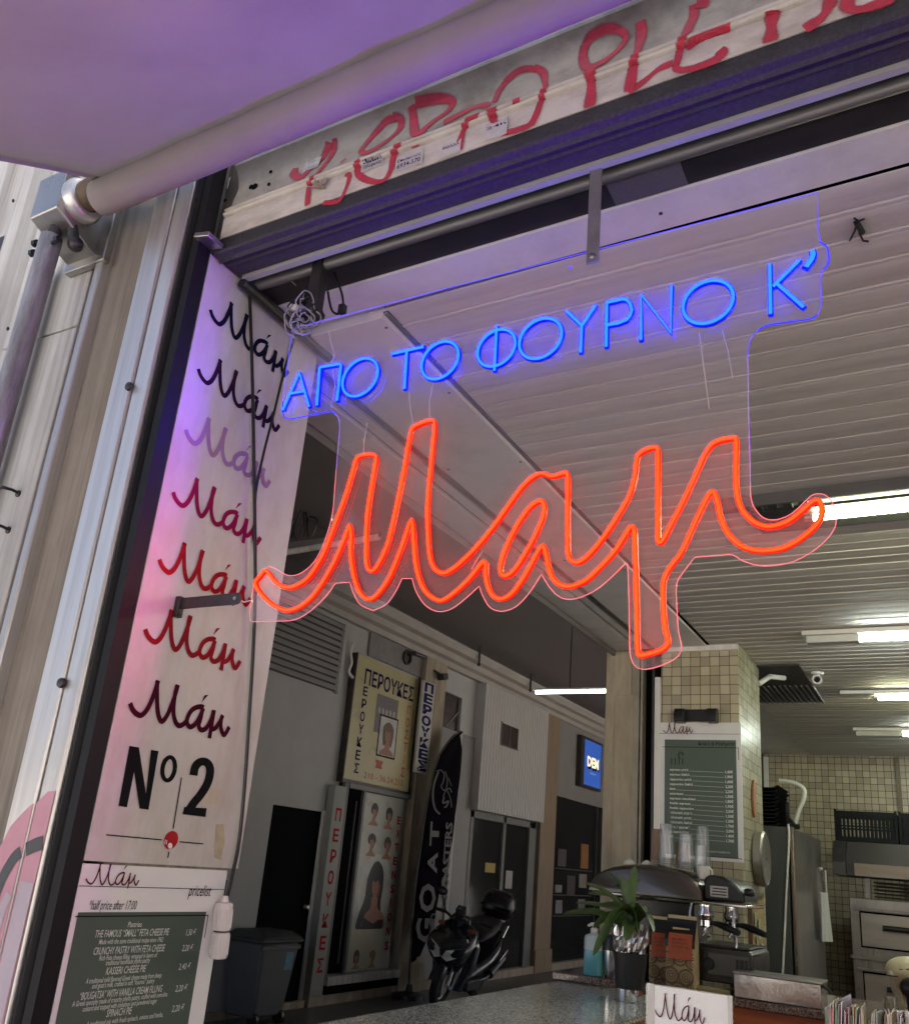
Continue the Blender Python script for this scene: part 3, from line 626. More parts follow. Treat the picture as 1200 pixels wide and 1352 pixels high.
# gearbox bracket
gb = P(88,282,'y',1.06); gx, gz = gb.x, gb.z
m = MB()
m.extr([(1.0,gz-.045),(1.0,gz+.075),(1.15,gz+.095),(1.15,gz-.095),(1.12,gz-.095)], 'x', gx-.05, gx+.055); m.build('bracket_casting', M_sstl, aw, bevel=.004)
m = MB(); m.box(gx-.058,gx+.095,1.128,1.149,gz-.12,gz+.10); m.build('back_plate', M_sstl, aw, bevel=.003)
m = MB(); m.lathe((gx+.055,1.055,gz+.012), [(.055,0),(.057,.012),(.05,.03),(.044,.034)], 24, (1,0,0)); m.build('end_collar', M_alu, aw, 40)
m = MB(); m.lathe((gx+.088,1.052,gz+.014), [(.038,0),(.040,.03),(.034,.05),(.036,.075)], 20, (1,0,0)); m.build('rusty_spigot', mat('rusty_metal', (.14,.10,.07), .7, .5, .5, 40), aw, 40)
m = MB(); m.tube([(gx,1.045,gz-.03),(gx+.0,1.045,gz-.10)], .017, 12); m.build('drive_pin', M_dkmetal, aw, 40)
m = MB(); m.tube([(gx-.008,1.045,gz-.085),(gx-.012,1.045,.6)], .027, 18); m.build('crank_pole', mat('worn_galvanised', (.34,.33,.34), .55, .5, .3, 12, (3,3,.5), .15, 120, (.12,.11,.11), 10, .6, (3,3,.6)), aw, 40)
for dz, sgn in ((-.10,-1),(-.118,1),(-.13,-1)):
    m = MB(); q = V((gx-.01,1.04,gz+dz)); m.tube([q, q+V((sgn*.045,-.004,.006))], .006, 6); m.tube([q+V((sgn*.04,-.004,.006)), q+V((sgn*.052,-.004,.007))], .010, 6); m.build('pole_bolt', M_blkpl, aw)
m = MB(); m.tube([(gx+.04,1.06,gz-.045),(gx+.05,1.07,gz-.10)], .014, 10); m.ball((gx+.05,1.075,gz-.10), .02, 10, 7); m.build('locking_bolt', M_dkmetal, aw)
m = MB(); m.tube([(-1.985,1.12,0),(-1.985,1.12,3.0)], .022, 14); tag(m.build('conduit_pipe', M_alu), 'light grey conduit running up behind the crank pole', 'pipe')
# ---------------------------------------------------------------- neon sign
YS = 1.275
sg = thing('neon_sign', 'acrylic neon sign, blue Greek capitals above a big orange script word', 'neon sign', P(720,620,'y',YS))
def sp(x, y): p = P(x, y, 'y', YS); return (p.x, p.z)
AC = [(417,425.5),(1079,253.5),(1079,300),(1082,319),(1092,326),(1093.5,343.7),(1090,352),(1083.3,360),(1083.3,399),(1080.4,412),(1075,418),(1068.7,421),(1022,427.4),(1004.6,432.7),(991.4,445.8),(987.5,457),(986.5,470),(987,500),(988,560),(989.5,606),(990.2,650),(992,662),(995.3,670),(1006.3,682.8),(1021,686.3),(1039.3,681),(1054,670),(1066.8,657.2),(1073,653),(1079.7,651.7),(1088.8,653.5),(1098,662.7),(1102.6,677.3),(1101.7,695.7),(1087,715.8),(1065,732.3),(1043,742.4),(1017.3,747),(999,746),(980.7,740.6),(964.2,732),(916.5,735.6),(895,765.1),(892.4,775.5),(892.9,796.2),(895,830.2),(898,846.5),(899.2,856.9),(893.6,867.2),(881.8,874.6),(864,881.3),(847.7,883.5),(837.4,878.3),(832.2,867.2),(830.7,848),(829.7,782.9),(828.2,744.4),(826.3,743),(795,772.5),(775,785),(752.5,791.3),(737.5,787.5),(725,775),(714.5,758),(697.5,783.8),(680,801.3),(662.5,807),(647.5,802.5),(637.5,787.5),(632.5,773.8),(600,801.3),(580,807.5),(562.5,800),(550,782.5),(543.8,763.8),(530.5,763.8),(522.5,780),(510,797.5),(492.5,806.3),(475,797.5),(465.3,780),(462,768.7),(442.7,770),(430.7,786.7),(416,801.3),(400,813.3),(386.7,818.7),(360,820.3),(333,820.7),(330,816),(332.7,786.7),(336,769.3),(341.3,760),(349.3,750.7),(357,747.3),(364,750.7),(382.5,760),(400,755),(417.5,737.5),(432.5,702.5),(440,670),(443.8,620),(448,570),(447,552),(438,542.5),(400,550),(381,553),(375.5,551),(373,540),(377,500),(386,434)]
def rounded(pts):
    """smooth the traced outline but keep its real corners"""
    q = [V((a, b, 0)) for a, b in pts]; n = len(q); cor = []
    for i in range(n):
        u = (q[i]-q[i-1]).normalized(); w = (q[(i+1) % n]-q[i]).normalized(); cor.append(u.dot(w) < .72)
    out = []
    for i in range(n):
        b, c = q[i], q[(i+1) % n]; a = b if cor[i] else q[i-1]; d = c if cor[(i+1) % n] else q[(i+2) % n]
        L = (c-b).length; k = 1 if L > 45 else 4
        m0 = (c-a).normalized()*L; m1 = (d-b).normalized()*L
        for j in range(k):
            t = j/k; out.append(b*(2*t**3-3*t*t+1)+m0*(t**3-2*t*t+t)+c*(-2*t**3+3*t*t)+m1*(t**3-t*t))
    return [(p.x, p.y) for p in out]
AC = rounded(AC)
ac2 = [V((a, 0, b)) for a, b in (sp(x, y) for x, y in AC)]
M_acr = clear('clear_acrylic', (.975,.965,.965), 1.0, 1.49, .055, (.85,.82,.82), .01)
m = MB(); m.prism([(q.x, YS-.0, q.z) for q in ac2], (0,.005,0)); m.build('acrylic_board', M_acr, sg, 0)
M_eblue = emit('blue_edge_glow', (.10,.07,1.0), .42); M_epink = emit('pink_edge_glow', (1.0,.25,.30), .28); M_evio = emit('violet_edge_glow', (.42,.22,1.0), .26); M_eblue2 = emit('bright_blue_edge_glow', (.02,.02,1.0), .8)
n = len(AC)
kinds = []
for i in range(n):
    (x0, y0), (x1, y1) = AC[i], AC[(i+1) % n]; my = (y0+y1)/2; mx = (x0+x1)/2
    # neon light carried to the edge, put in as emission hued like nearest lettering
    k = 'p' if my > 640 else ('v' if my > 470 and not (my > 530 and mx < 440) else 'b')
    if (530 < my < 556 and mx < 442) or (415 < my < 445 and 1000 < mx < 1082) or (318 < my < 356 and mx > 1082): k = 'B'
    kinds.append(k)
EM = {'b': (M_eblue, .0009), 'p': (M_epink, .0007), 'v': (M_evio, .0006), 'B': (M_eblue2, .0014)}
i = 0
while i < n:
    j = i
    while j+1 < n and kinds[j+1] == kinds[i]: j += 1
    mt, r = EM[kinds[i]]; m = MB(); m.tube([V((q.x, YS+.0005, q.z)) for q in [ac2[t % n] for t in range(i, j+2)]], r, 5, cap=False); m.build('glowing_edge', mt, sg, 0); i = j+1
M_blue = emit('blue_neon', (.0003,.0031,1.0), 46); M_bsl = emit('blue_sleeve', (.0,.003,1.0), .16)
M_org = emit('orange_neon', (1.0,.0036,.0001), 15); M_osl = emit('red_sleeve', (1.0,.012,.006), .14)
def neon(name, strokes, core, sleeve, r=.0031, w=.0094, label=None):
    """strokes: list of (pixel polyline, closed)"""
    m = MB(); s = MB()
    for pts, cl in strokes:
        q = [V((a, YS-.0078, b)) for a, b in (p if isinstance(p, V) else sp(*p) for p in pts)] if not isinstance(pts[0], V) else [V((p.x, YS-.0078, p.z)) for p in pts]
        m.tube(q, r, 8, closed=cl)
        L = len(q); vs = []; fs = []
        for i, p in enumerate(q):
            t = (q[(i+1) % L]-q[i-1]) if cl else (q[min(i+1, L-1)]-q[max(i-1, 0)])
            t.normalize(); nn = V((-t.z, 0, t.x))
            e0 = -t*(w/2-.002) if (not cl and i == 0) else (t*(w/2-.002) if (not cl and i == L-1) else V((0,0,0)))
            for h, yy in ((w/2,-.0062),(w/2,-.0003),(-w/2,-.0003),(-w/2,-.0062)):
                z = p+nn*h+e0; vs.append((z.x, YS+yy, z.z))
        for i in range(L if cl else L-1):
            a, b = i*4, ((i+1) % L)*4
            fs += [(a+k, a+(k+1) % 4, b+(k+1) % 4, b+k) for k in range(4)]
        if not cl: fs += [(0,1,2,3), tuple((L-1)*4+k for k in (3,2,1,0))]
        s.add(vs, fs)
    o = s.build(name, sleeve, sg, 30)
    if label: o['label'] = label
    c = m.build('light_core', core, o, 60)
    return o
def circ(px):
    q = [sp(*p) for p in px]; cx = sum(p[0] for p in q)/4; cz = (q[2][1]+q[3][1])/2
    r = (abs(q[1][0]-q[0][0])+abs(q[2][1]-q[3][1]))/4; cx = (q[0][0]+q[1][0])/2
    return [V((cx+r*math.cos(t), 0, cz+r*math.sin(t))) for t in [2*math.pi*i/40 for i in range(40)]]
blue = [('Α', [([(376.3,543.5),(398.6,494.8),(410.9,538.7)],0),([(386.5,521.8),(405.5,518.4)],0)]), ('Π', [([(421.3,537),(425,488.5),(427,487),(452,482.6),(453,484),(447.8,530.9)],0)]),
 ('Ο', [(circ([(456,504.5),(500.8,493.7),(484.6,474.6),(472.7,526.2)]),1)]), ('Τ', [([(520.8,469.4),(561.5,460.5)],0),([(539.6,466.5),(536.6,515.3)],0)]), ('Ο', [(circ([(559.8,482.8),(607,470.9),(589.7,452.5),(576.7,504)]),1)]),
 ('Φ', [(circ([(633.8,466.7),(681.5,454.8),(662,436.8),(651.2,487.7)]),1),([(657.7,434.2),(654.9,491.6)],0)]), ('Ο', [(circ([(688.4,455.8),(742.6,442.8),(720.5,422.3),(708.6,477.5)]),1)]),
 ('Υ', [([(750.4,414.2),(769.7,432.7),(768.2,467.8)],0),([(787.7,406.4),(770.5,432)],0)]), ('Ρ', [([(801.8,460.2),(802.6,404),(804.5,402),(823.4,397.8),(829,399),(832.8,403),(835.6,412.5),(833.5,419.5),(829,425),(818,429.4),(803.2,432)],0)]),
 ('Ν', [([(847.5,451.2),(848.2,392.8),(887.0,442.6),(887.4,381.2)],0)]), ('Ο', [(circ([(903.5,408),(968.1,394),(944.3,371.8),(930.3,431.3)]),1)]), ('Κ', [([(1016.7,353.2),(1017.8,417.3)],0),([(1055.9,347.3),(1021.5,381.5)],0),([(1027,378.6),(1061,408.5)],0)]),
 ("'", [([(1073.1,336.1),(1073.6,340),(1071.5,346),(1064.5,355.5)],0)])]
for i, (ch, st) in enumerate(blue): neon('blue_letter', st, M_blue, M_bsl,   .0027 if ch != "'" else .0042, .0080 if ch != "'" else .0115)
OR = [(354,754.7),(346.5,762),(340,771.3),(346.7,784),(360,797.3),(373.3,805),(382.7,807),(394.7,804.3),(408,796),(418.7,784.5),(430.7,767),(445,741.3),(457.5,712.5),(464.2,695),(466.3,712.5),(465.5,730),(468.8,757.5),(476.3,781),(487.5,792.5),(500,787),(517.5,761.5),(535,717.5),(545.8,688),(548.8,720),(552.5,752.5),(562.5,780),(580,793.8),(595,789.5),(620,767.5),(641.5,742.5),(643,760),(646.5,776.7),(652.5,787.5),(662.5,792.3),(675,787.5),(688.3,771.7),(700,752.5),(711.7,730.5),(718.3,722.5),(722.5,733.3),(726.7,754),(734,768.3),(746.7,775.6),(760,774.5),(776.7,766.5),(798.3,746),(815,726.7),(827.5,707),(834.5,697),(838.6,703),(839.6,729.6),(841,771),(842,818.4),(843,859),(847,866.5),(856.6,865),(872.9,860),(881,854),(883,846),(879.5,832),(877.3,810),(876.1,780),(878.8,764),(886.2,750),(899.5,732.6),(910,711),(920,688.3),(933.3,661),(940.8,651),(945.5,657),(948.5,668),(952,684.7),(961,704.8),(977,721.3),(995.3,728),(1013.7,729),(1035.7,725),(1057.7,713),(1076,697),(1084,684),(1085.2,671.8),(1081.5,663.8),(1076.9,662.7),(1070.5,666.3),(1055.8,679.2),(1039.3,691.1),(1019.2,697.1),(1002.7,694.8),(988,684.7),(977,668.2),(972.6,644.3),(972,615),(972.4,584.5),(968.8,580.7),(951.3,583.8),(940,590),(931.2,602.2),(918.3,631.5),(903.5,662.7),(886.7,695),(875.5,716),(870.3,716.5),(869.7,693.3),(869.7,643.3),(869.7,600),(866.5,593),(853.3,596),(844.5,602.5),(841.7,610),(839.2,631.7),(833.3,653.3),(820,678.3),(796.7,713),(776.7,736.5),(763.3,744.5),(754.5,740),(751,728.3),(750.8,683.3),(751.2,650),(751,630),(746.7,626.6),(733.3,630.6),(726.7,630),(718.3,627),(706.7,630.8),(691.7,644.2),(675,666.7),(655,695),(633.3,721.7),(613.3,741.7),(600,752.8),(587.5,758.4),(575,750.5),(569,730),(567,695),(567.5,657.5),(572.5,602.5),(576,563),(571.3,557.3),(557.5,561.3),(547,567.5),(542.5,582.5),(535,627.5),(525,675),(515,717.5),(502.5,746),(494,755.5),(487.3,749),(485.8,727.5),(487.5,682.5),(493.8,640),(499,608.8),(495,602.3),(480,603.2),(473,608.8),(467.5,627.5),(457.5,660),(442.5,700),(430,732),(416,756),(405.3,768),(393.3,775),(384,777),(373.3,774.3),(364,766.5)]
LP = [(715,663.3),(720.3,670),(718.8,683.3),(710,705),(696.7,730),(683.3,751.2),(672.5,761),(664.8,760.5),(662.3,752.5),(666.7,733.3),(678.3,706.7),(690,686.7),(703,670)]
def dens(pts, k=3):
    return catmull([V((a, 0, b)) for a, b in (sp(*p) for p in pts)], k, True)
neon('orange_script_tube', [(dens(OR, 3), 1), (dens(LP, 4), 1)], M_org, M_osl, .0027, .0078)
M_wire = mat('thin_wire', (.55,.52,.50), .5)
for pts in ([(485,558),(481,580),(480,602)], [(539.5,517),(542,540),(546,562)], [(572,505),(567,530),(567,556)], [(923,440),(928,480),(936,540)], [(953,436),(960,460),(967,500)], [(838,432),(930,455)][:0], [(637,727),(628,742),(622,752)], [(439,486),(443,510),(437,540)], [(432,426),(437,452),(442,468),(434,487)]):
    if pts:
        m = MB(); m.tube([P(a, b, 'y', YS+.004) for a, b in pts], .0009, 4); m.build('wire', M_wire, sg, 0)
# hanging bars and side arm
zt = 2.912; q0 = P(784,215,'y',YS-.004); q1 = P(782,347,'y',YS-.004)
m = MB(); m.box(q1.x-.0125,q1.x+.0125,YS-.006,YS-.002,q1.z,zt); m.build('hanging_bar', mat('grey_bar', (.20,.19,.20), .5, .3, .2, 20), sg, bevel=.001)
m = MB(); m.lathe((q1.x,YS-.006,q1.z+.014), [(.006,0),(.006,.002),(.003,.004)], 12, (0,-1,0)); m.build('bar_bolt', M_sstl, sg)
m = MB(); p = P(752.5,353.5,'y',YS-.001); m.lathe(p, [(.003,0),(.003,.001)], 10, (0,-1,0)); m.build('blue_glint', M_eblue, sg)  # glint of the blue neon put in as a small glowing disc
a0, a1 = P(232,799,'y',YS-.004), P(313,789,'y',YS-.004); za = (a0.z+a1.z)/2
m = MB(); m.box(-1.419,a1.x,YS-.006,YS-.002,za-.0125,za+.0125); m.tube([(a1.x,YS-.0065,za),(a1.x,YS-.0015,za)], .0125, 16); m.build('side_arm', M_dkmetal, sg, bevel=.0008)
m = MB(); m.lathe((a1.x-.002,YS-.006,za), [(.004,0),(.004,.003)], 10, (0,-1,0)); m.build('arm_bolt', M_sstl, sg)
m = MB(); m.box(-1.419,-1.405,YS-.012,YS+.004,za-.03,za+.015); m.lathe((-1.404,YS-.004,za-.022), [(.006,0),(.005,.003)], 10, (1,0,0)); m.build('arm_foot', M_dkmetal, sg, bevel=.001)
m = MB(); m.tube([(a1.x,YS-.002,za),(a1.x+.02,YS-.001,za-.008),(sp(331,795)[0]+.006,YS,za-.004)], .0012, 5); m.build('tie_wire', M_wire, sg)

# bracket, adapter and bundle of wires at the top left of the sign
br = thing('wire_bracket', 'dark folded bracket under the shutter box beside the wire bundle', 'bracket', P(418,380,'y',1.32))
b0, b1 = P(428,338,'y',1.31), P(412,412,'y',1.31)
m = MB(); m.obox((b0+b1)/2, (.03,.03,(b0-b1).length), None); m.build('arm', M_dkmetal, br, bevel=.003)
m = MB(); m.box(b1.x-.035,b1.x+.02,1.285,1.335,b1.z-.012,b1.z+.004); m.build('foot', M_dkmetal, br, bevel=.002)
hk = [P(a, b, 'y', 1.34) for a, b in ((433,385),(436,402),(440,412),(448,414),(453,405),(452,390),(447,375),(440,355))]
m = MB(); m.tube(catmull(hk, 4), .0028, 6); p = P(452,408,'y',1.335); m.box(p.x-.007,p.x+.008,1.328,1.342,p.z-.012,p.z+.010); tag(m.build('hook_cable', M_blkpl), 'short black cable looped into a clip above the blue letters', 'cable')
hk = [P(a, b, 'y', 1.32) for a, b in ((386,345),(383,358),(379,366),(384,370),(391,377))]
m = MB(); m.tube(catmull(hk, 4), .0022, 6); tag(m.build('cut_wire', mat('rusty_wire', (.16,.12,.10), .6)), 'short bent wire end hanging from the soffit', 'wire')
bun = thing('wire_bundle', 'tangled bundle of thin pale wires with a small white adapter', 'wires', P(398,420,'y',1.30))
rnd = random.Random(4)
for k in range(15):
    c = (rnd.uniform(388,408), rnd.uniform(405,432)); rx, ry = rnd.uniform(6,19), rnd.uniform(9,23); t0 = rnd.uniform(0,6); yy = 1.29+rnd.uniform(-.02,.03); pts = []
    for j in range(13):
        t = t0+j*rnd.uniform(.42,.52); pts.append(P(c[0]+rx*math.cos(t)+rnd.uniform(-2,2), c[1]+ry*math.sin(t)+rnd.uniform(-2,2), 'y', yy+.02*math.sin(t*1.3)))
    m = MB(); m.tube(catmull(pts, 3), rnd.uniform(.0012,.0022), 5); m.build('wire', mat('pale_cable', (.34,.32,.34), .5) if k % 3 else M_blkpl, bun, 60)
p = P(389,407,'y',1.285); m = MB(); m.obox(p, (.022,.016,.014), Matrix.Rotation(.4,3,'Y')); m.build('adapter', M_white, bun, bevel=.002)
p = P(400,398,'y',1.30); m = MB(); m.obox(p, (.05,.022,.018), Matrix.Rotation(-.3,3,'Y')); m.build('junction_block', M_blkpl, bun, bevel=.003)
# little wire clip on the slats
p = P(1130,300,'z',2.905); m = MB()
for pts in ([(1127,288),(1133,292),(1141,289)], [(1131,292),(1128,305),(1121,318)], [(1134,308),(1139,318),(1146,319)]): m.tube([P(a, b, 'z', 2.901) for a, b in pts], .0024, 5)
q0, q1 = P(1130,293,'z',2.9), P(1138,307,'z',2.9); m.tube([q0, q1], .0065, 6)
tag(m.build('wire_clip', M_blkpl), 'small black wire clip hanging from the slat ceiling', 'clip')
# ---------------------------------------------------------------- column with shutter guide, tiled pillar
cl = thing('stone_column', 'worn beige stone column with shutter guides beside the tiled pillar', 'column', (-1.62,5.1,0))
m = MB(); m.box(-1.762,-1.60,4.945,5.58,0,2.89); m.build('shaft', M_conc, cl, bevel=.006)
m = MB(); m.box(-1.70,-1.585,4.938,4.945,.0,2.62); m.build('front_slab', M_conc, cl, bevel=.002)
m = MB(); m.box(-1.60,-1.553,4.94,5.2,0,2.885); m.box(-1.545,-1.53,4.935,5.2,0,2.885); m.build('guide_rib', mat('painted_guide', (.30,.27,.22), .55, .2, .2, 5), cl, bevel=.003)
m = MB(); m.box(-1.53,-1.475,5.0,5.2,0,2.885); m.build('guide_slot', M_gap, cl)
m = MB(); m.box(-1.475,-1.462,4.93,5.2,0,2.885); m.build('guide_edge', M_dkmetal, cl, bevel=.002)
m = MB(); m.box(-1.458,-1.424,4.925,5.0,0,2.72); m.build('cover_strip', M_wtrim, cl, bevel=.003)
tp = tag(MB().box(-1.423,-.988,4.94,5.555,0,2.905).build('tiled_pillar', [M_tilef, M_tiles]), 'pillar clad in small square cream tiles behind the coffee machine', 'pillar')
for p in tp.data.polygons: p.material_index = 1 if abs(p.normal.x) > .5 else 0
m = MB(); a, b = P(873,867,'y',4.925), P(973,848,'y',4.925); m.box(-1.42,-.985,4.915,4.938,2.865,2.898); tag(m.build('cable_trunking', M_white, bevel=.002), 'white cable trunking along the top of the tiled pillar', 'trunking')
m = MB(); m.tube([(-.985,5.53,2.80),(-.93,5.6,2.86),(-.86,5.7,2.87)], .016, 10); tag(m.build('ceiling_pipe', M_white), 'short white pipe end under the ceiling beside the tiled pillar', 'pipe')
# black wall holder above the poster
hd = thing('wall_holder', 'black plastic wall holder above the coffee price poster', 'holder', (-1.21,4.93,2.46))
m = MB(); m.box(-1.30,-1.13,4.915,4.938,2.462,2.528); m.build('back_bar', M_blkpl, hd, bevel=.004)
for x in (-1.305,-1.125):
    m = MB(); m.extr([(4.935,2.532),(4.885,2.528),(4.868,2.50),(4.872,2.455),(4.935,2.45)], 'x', x-.028, x+.028); m.build('end_cap', M_blkpl, hd, bevel=.004)
# poster menu
po = thing('coffee_poster', 'white poster with a green coffee price table fixed to the tiled pillar', 'poster', (-1.205,4.93,1.72))
m = MB(); m.box(-1.432,-.978,4.928,4.934,1.725,2.456); m.build('sheet', mat('poster_paper', (.70,.69,.68), .35, 0, .05, 6, coat=.3), po, bevel=.001)
fpo = lambda u, v, h: V((u, 4.9255-h, v))
def po_(a, b): p = P(860+a/6.76, 950+b/6.76, 'y', 4.926); return p.x, p.z
(gx0, gz0), (gx1, gz1) = po_(117,178), po_(765,1245); gx1 = po_(752,200)[0]
m = MB(); m.quad(*[fpo(a, b, 0) for a, b in ((gx0,gz1),(gx1,gz1),(gx1,gz0),(gx0,gz0))]); m.build('green_field', M_green, po, 0)
fpq = lambda u, v, h: V((u, 4.9245-h, v))
m = MB(); x, z = po_(105,95); script(m, fpq, x, z, .165/SCW[-1][-1][0], .72, .0042, False); m.build('script_word', M_wine, po, 0)
m = MB()
z = po_(400,128)[1]; ribbon2(m, [(-1.43,z),(-.98,z)], .002, fpq, 0, 1, False)
z = po_(400,248)[1]; ribbon2(m, [(po_(98,1)[0],z),(po_(770,1)[0],z)], .003, fpq, 0, 1, False); ribbon2(m, [(po_(768,1)[0],z),(po_(768,1)[0],z-.065)], .003, fpq, 0, 1, False)
z = po_(400,1215)[1]; ribbon2(m, [(po_(360,1)[0],z),(po_(780,1)[0],z)], .003, fpq, 0, 1, False)
x, z = po_(418,228); text(m, 'Καφές & Ροφήματα', fpq, x, po_(738,1)[0], z, z+.018, .01)
x, z = po_(232,345)
for r in (.012,.02): ribbon2(m, [(x+.018+r*math.cos(t)*.8, z+.015+r*math.sin(t)) for t in [i*.5 for i in range(10)]], .003, fpq, 0, 2)
for i in range(4): ribbon2(m, [(po_(180+i*32,1)[0], po_(1,395)[1]), (po_(180+i*32,1)[0], po_(1,340)[1])], .004, fpq, 0, 1, False)
m.build('black_lettering', M_ink, po, 0)
m = MB()
items = [('espresso μονό',325,'1,40€'),('espresso διπλό',335,'1,90€'),('cappuccino μονό',352,'1,60€'),('cappuccino διπλό',366,'2,20€'),('latte',215,'2,20€'),('americano',283,'1,50€'),('espresso macchiato',390,'1,80€'),('freddo espresso',345,'1,90€'),('freddo cappuccino',372,'2,20€'),('ελληνικός καφές',360,'1,50€'),('ελληνικός μονός',355,'1,30€'),('ελληνικός διπλός',362,'1,70€'),('νες / φραπέ',338,'2,00€'),('σοκολάτα',330,'1,40€'),('τσάι',200,'1,70€')]
for i, (s, xe, pr_) in enumerate(items):
    y = 455+i*42.6; x0, z0 = po_(162,y); text(m, s, fpq, x0, po_(xe,1)[0], z0, z0+.012, .02)
    text(m, pr_, fpq, po_(648,1)[0], po_(716,1)[0], z0-.006, z0+.008, .02)
    ribbon2(m, [(po_(xe+8,1)[0],z0),(po_(635,1)[0],z0-.003)], .0012, fpq, 0, 1, False)
x, z = po_(470,1180); text(m, 'τα ροφήματα σερβίρονται', fpq, x, po_(680,1)[0], z, z+.009)
m.build('white_lettering', M_chalk, po, 0)
# clock, ornament, cork board on the pillar's flank
ck = thing('wall_clock', 'round silver wall clock seen nearly edge-on on the tiled pillar', 'clock', (-.988,5.31,1.64))
m = MB(); m.lathe((-.986,5.31,1.765), [(.14,0),(.148,.01),(.148,.045),(.138,.055),(.132,.052)], 36, (1,0,0)); m.build('rim', M_sstl, ck, 30)
m = MB(); m.lathe((-.986,5.31,1.765), [(.131,.048),(.001,.049)], 36, (1,0,0)); m.build('dial', mat('grey_dial', (.42,.44,.40), .3), ck, 30)
m = MB(); m.box(-.936,-.934,5.305,5.315,1.765,1.85); m.box(-.936,-.934,5.31,5.37,1.76,1.768); m.lathe((-.937,5.31,1.765), [(.006,0),(.006,.005)], 10, (1,0,0)); m.build('hand', M_blkpl, ck)
m = MB(); pts = [(.0,.10),(.018,.06),(.026,.02),(.03,-.03),(.02,-.08),(.0,-.10),(-.02,-.08),(-.03,-.03),(-.026,.02),(-.018,.06)]
m.prism([(-.986,5.255+a*1.5,2.085+b*1.05) for a, b in pts], (.012,0,0)); tag(m.build('wooden_ornament', mat('orange_wood', (.30,.10,.03), .5, 0, .3, 20), bevel=.003), 'small orange wooden plaque on the side of the tiled pillar', 'plaque')
cb = thing('cork_board', 'narrow cork board with pinned papers on the side of the tiled pillar', 'notice board', (-.985,5.22,1.22))
m = MB(); m.box(-.986,-.975,5.06,5.40,1.22,1.56); m.build('cork', mat('cork', (.34,.24,.09), .8, 0, .25, 60), cb)
m = MB(); m.box(-.988,-.966,5.045,5.06,1.21,1.575); m.box(-.988,-.966,5.06,5.42,1.56,1.575); m.build('wooden_edge', mat('brown_wood', (.13,.07,.04), .5), cb)
for y0, z0, w_, h_ in ((5.12,1.44,.07,.09),(5.22,1.40,.08,.10),(5.16,1.33,.07,.08),(5.28,1.27,.09,.11)):
    m = MB(); m.obox((-.970,y0+w_/2,z0), (.003,w_,h_), Matrix.Rotation(random.uniform(-.2,.2),3,'X')@Matrix.Rotation(.12,3,'Z')); m.build('pinned_note', mat('note_paper', (.52,.54,.44), .7), cb)

# ---------------------------------------------------------------- counters
gc = thing('granite_counter', 'grey speckled granite counter running back along the arcade side', 'counter', (-1.29,2.9,0))
m = MB(); m.box(-1.58,-1.008,1.62,3.925,1.12,1.15); m.build('granite_top', M_gran, gc, bevel=.004)
m = MB(); m.tube([(-1.004,1.62,1.143),(-1.004,3.925,1.143)], .010, 10); m.build('rounded_edge', granite('edge_granite', (.40,.34,.24), (.12,.09,.06), (.6,.54,.42), 150), gc, 60)
m = MB(); m.box(-1.56,-1.02,1.64,3.92,0,1.12); m.build('cabinet', M_orange, gc)
oc = thing('rear_counter', 'orange fronted counter with brown granite top carrying the coffee machine', 'counter', (-.5,4.3,0))
m = MB(); m.box(-1.61,.75,3.93,4.62,1.152,1.182); m.build('granite_top', M_granb, oc, bevel=.004)
m = MB(); m.box(-1.0,.73,3.945,4.6,0,1.15); m.build('front_panel', M_orange, oc)
fc = thing('street_counter', 'street side serving counter carrying the white card and leaflets', 'counter', (.4,1.85,0))
m = MB(); m.box(-.95,2.0,1.6,2.1,1.11,1.14); m.build('granite_top', M_granb, fc, bevel=.004)
m = MB(); m.box(-.93,2.0,1.64,2.08,0,1.11); m.build('front_panel', M_orange, fc)

# white card in a clear holder
cdh = thing('card_holder', 'white card with the red script word in a clear stand', 'sign', (-.49,1.9,1.14))
m = MB(); m.box(-.556,-.414,1.9,1.903,1.145,1.400); m.build('card', mat('bright_card', (.80,.82,.84), .5, 0, .02), cdh)
M_clr = clear('clear_plastic', (.95,.95,.94), 1.0, 1.5, .05, (.8,.8,.8), .03, .03)
m = MB(); m.box(-.573,-.403,1.895,1.8985,1.14,1.403); m.box(-.573,-.403,1.8985,1.96,1.14,1.1435); m.box(-.573,-.559,1.9045,1.908,1.145,1.403); m.build('clear_stand', M_clr, cdh)
m = MB(); m.box(-.571,-.5565,1.8995,1.902,1.145,1.401); m.box(-.4135,-.405,1.8995,1.902,1.145,1.401); m.build('grey_margin', mat('grey_margin', (.30,.27,.27), .4), cdh)
fcd = lambda u, v, h: V((u, 1.8925-h, v))
p0 = P(866,1333,'y',1.9); m = MB(); script(m, fcd, p0.x, p0.z, .097/SCW[-1][-1][0], .56, .0022, True); m.build('script_word', M_wine, cdh, 0)

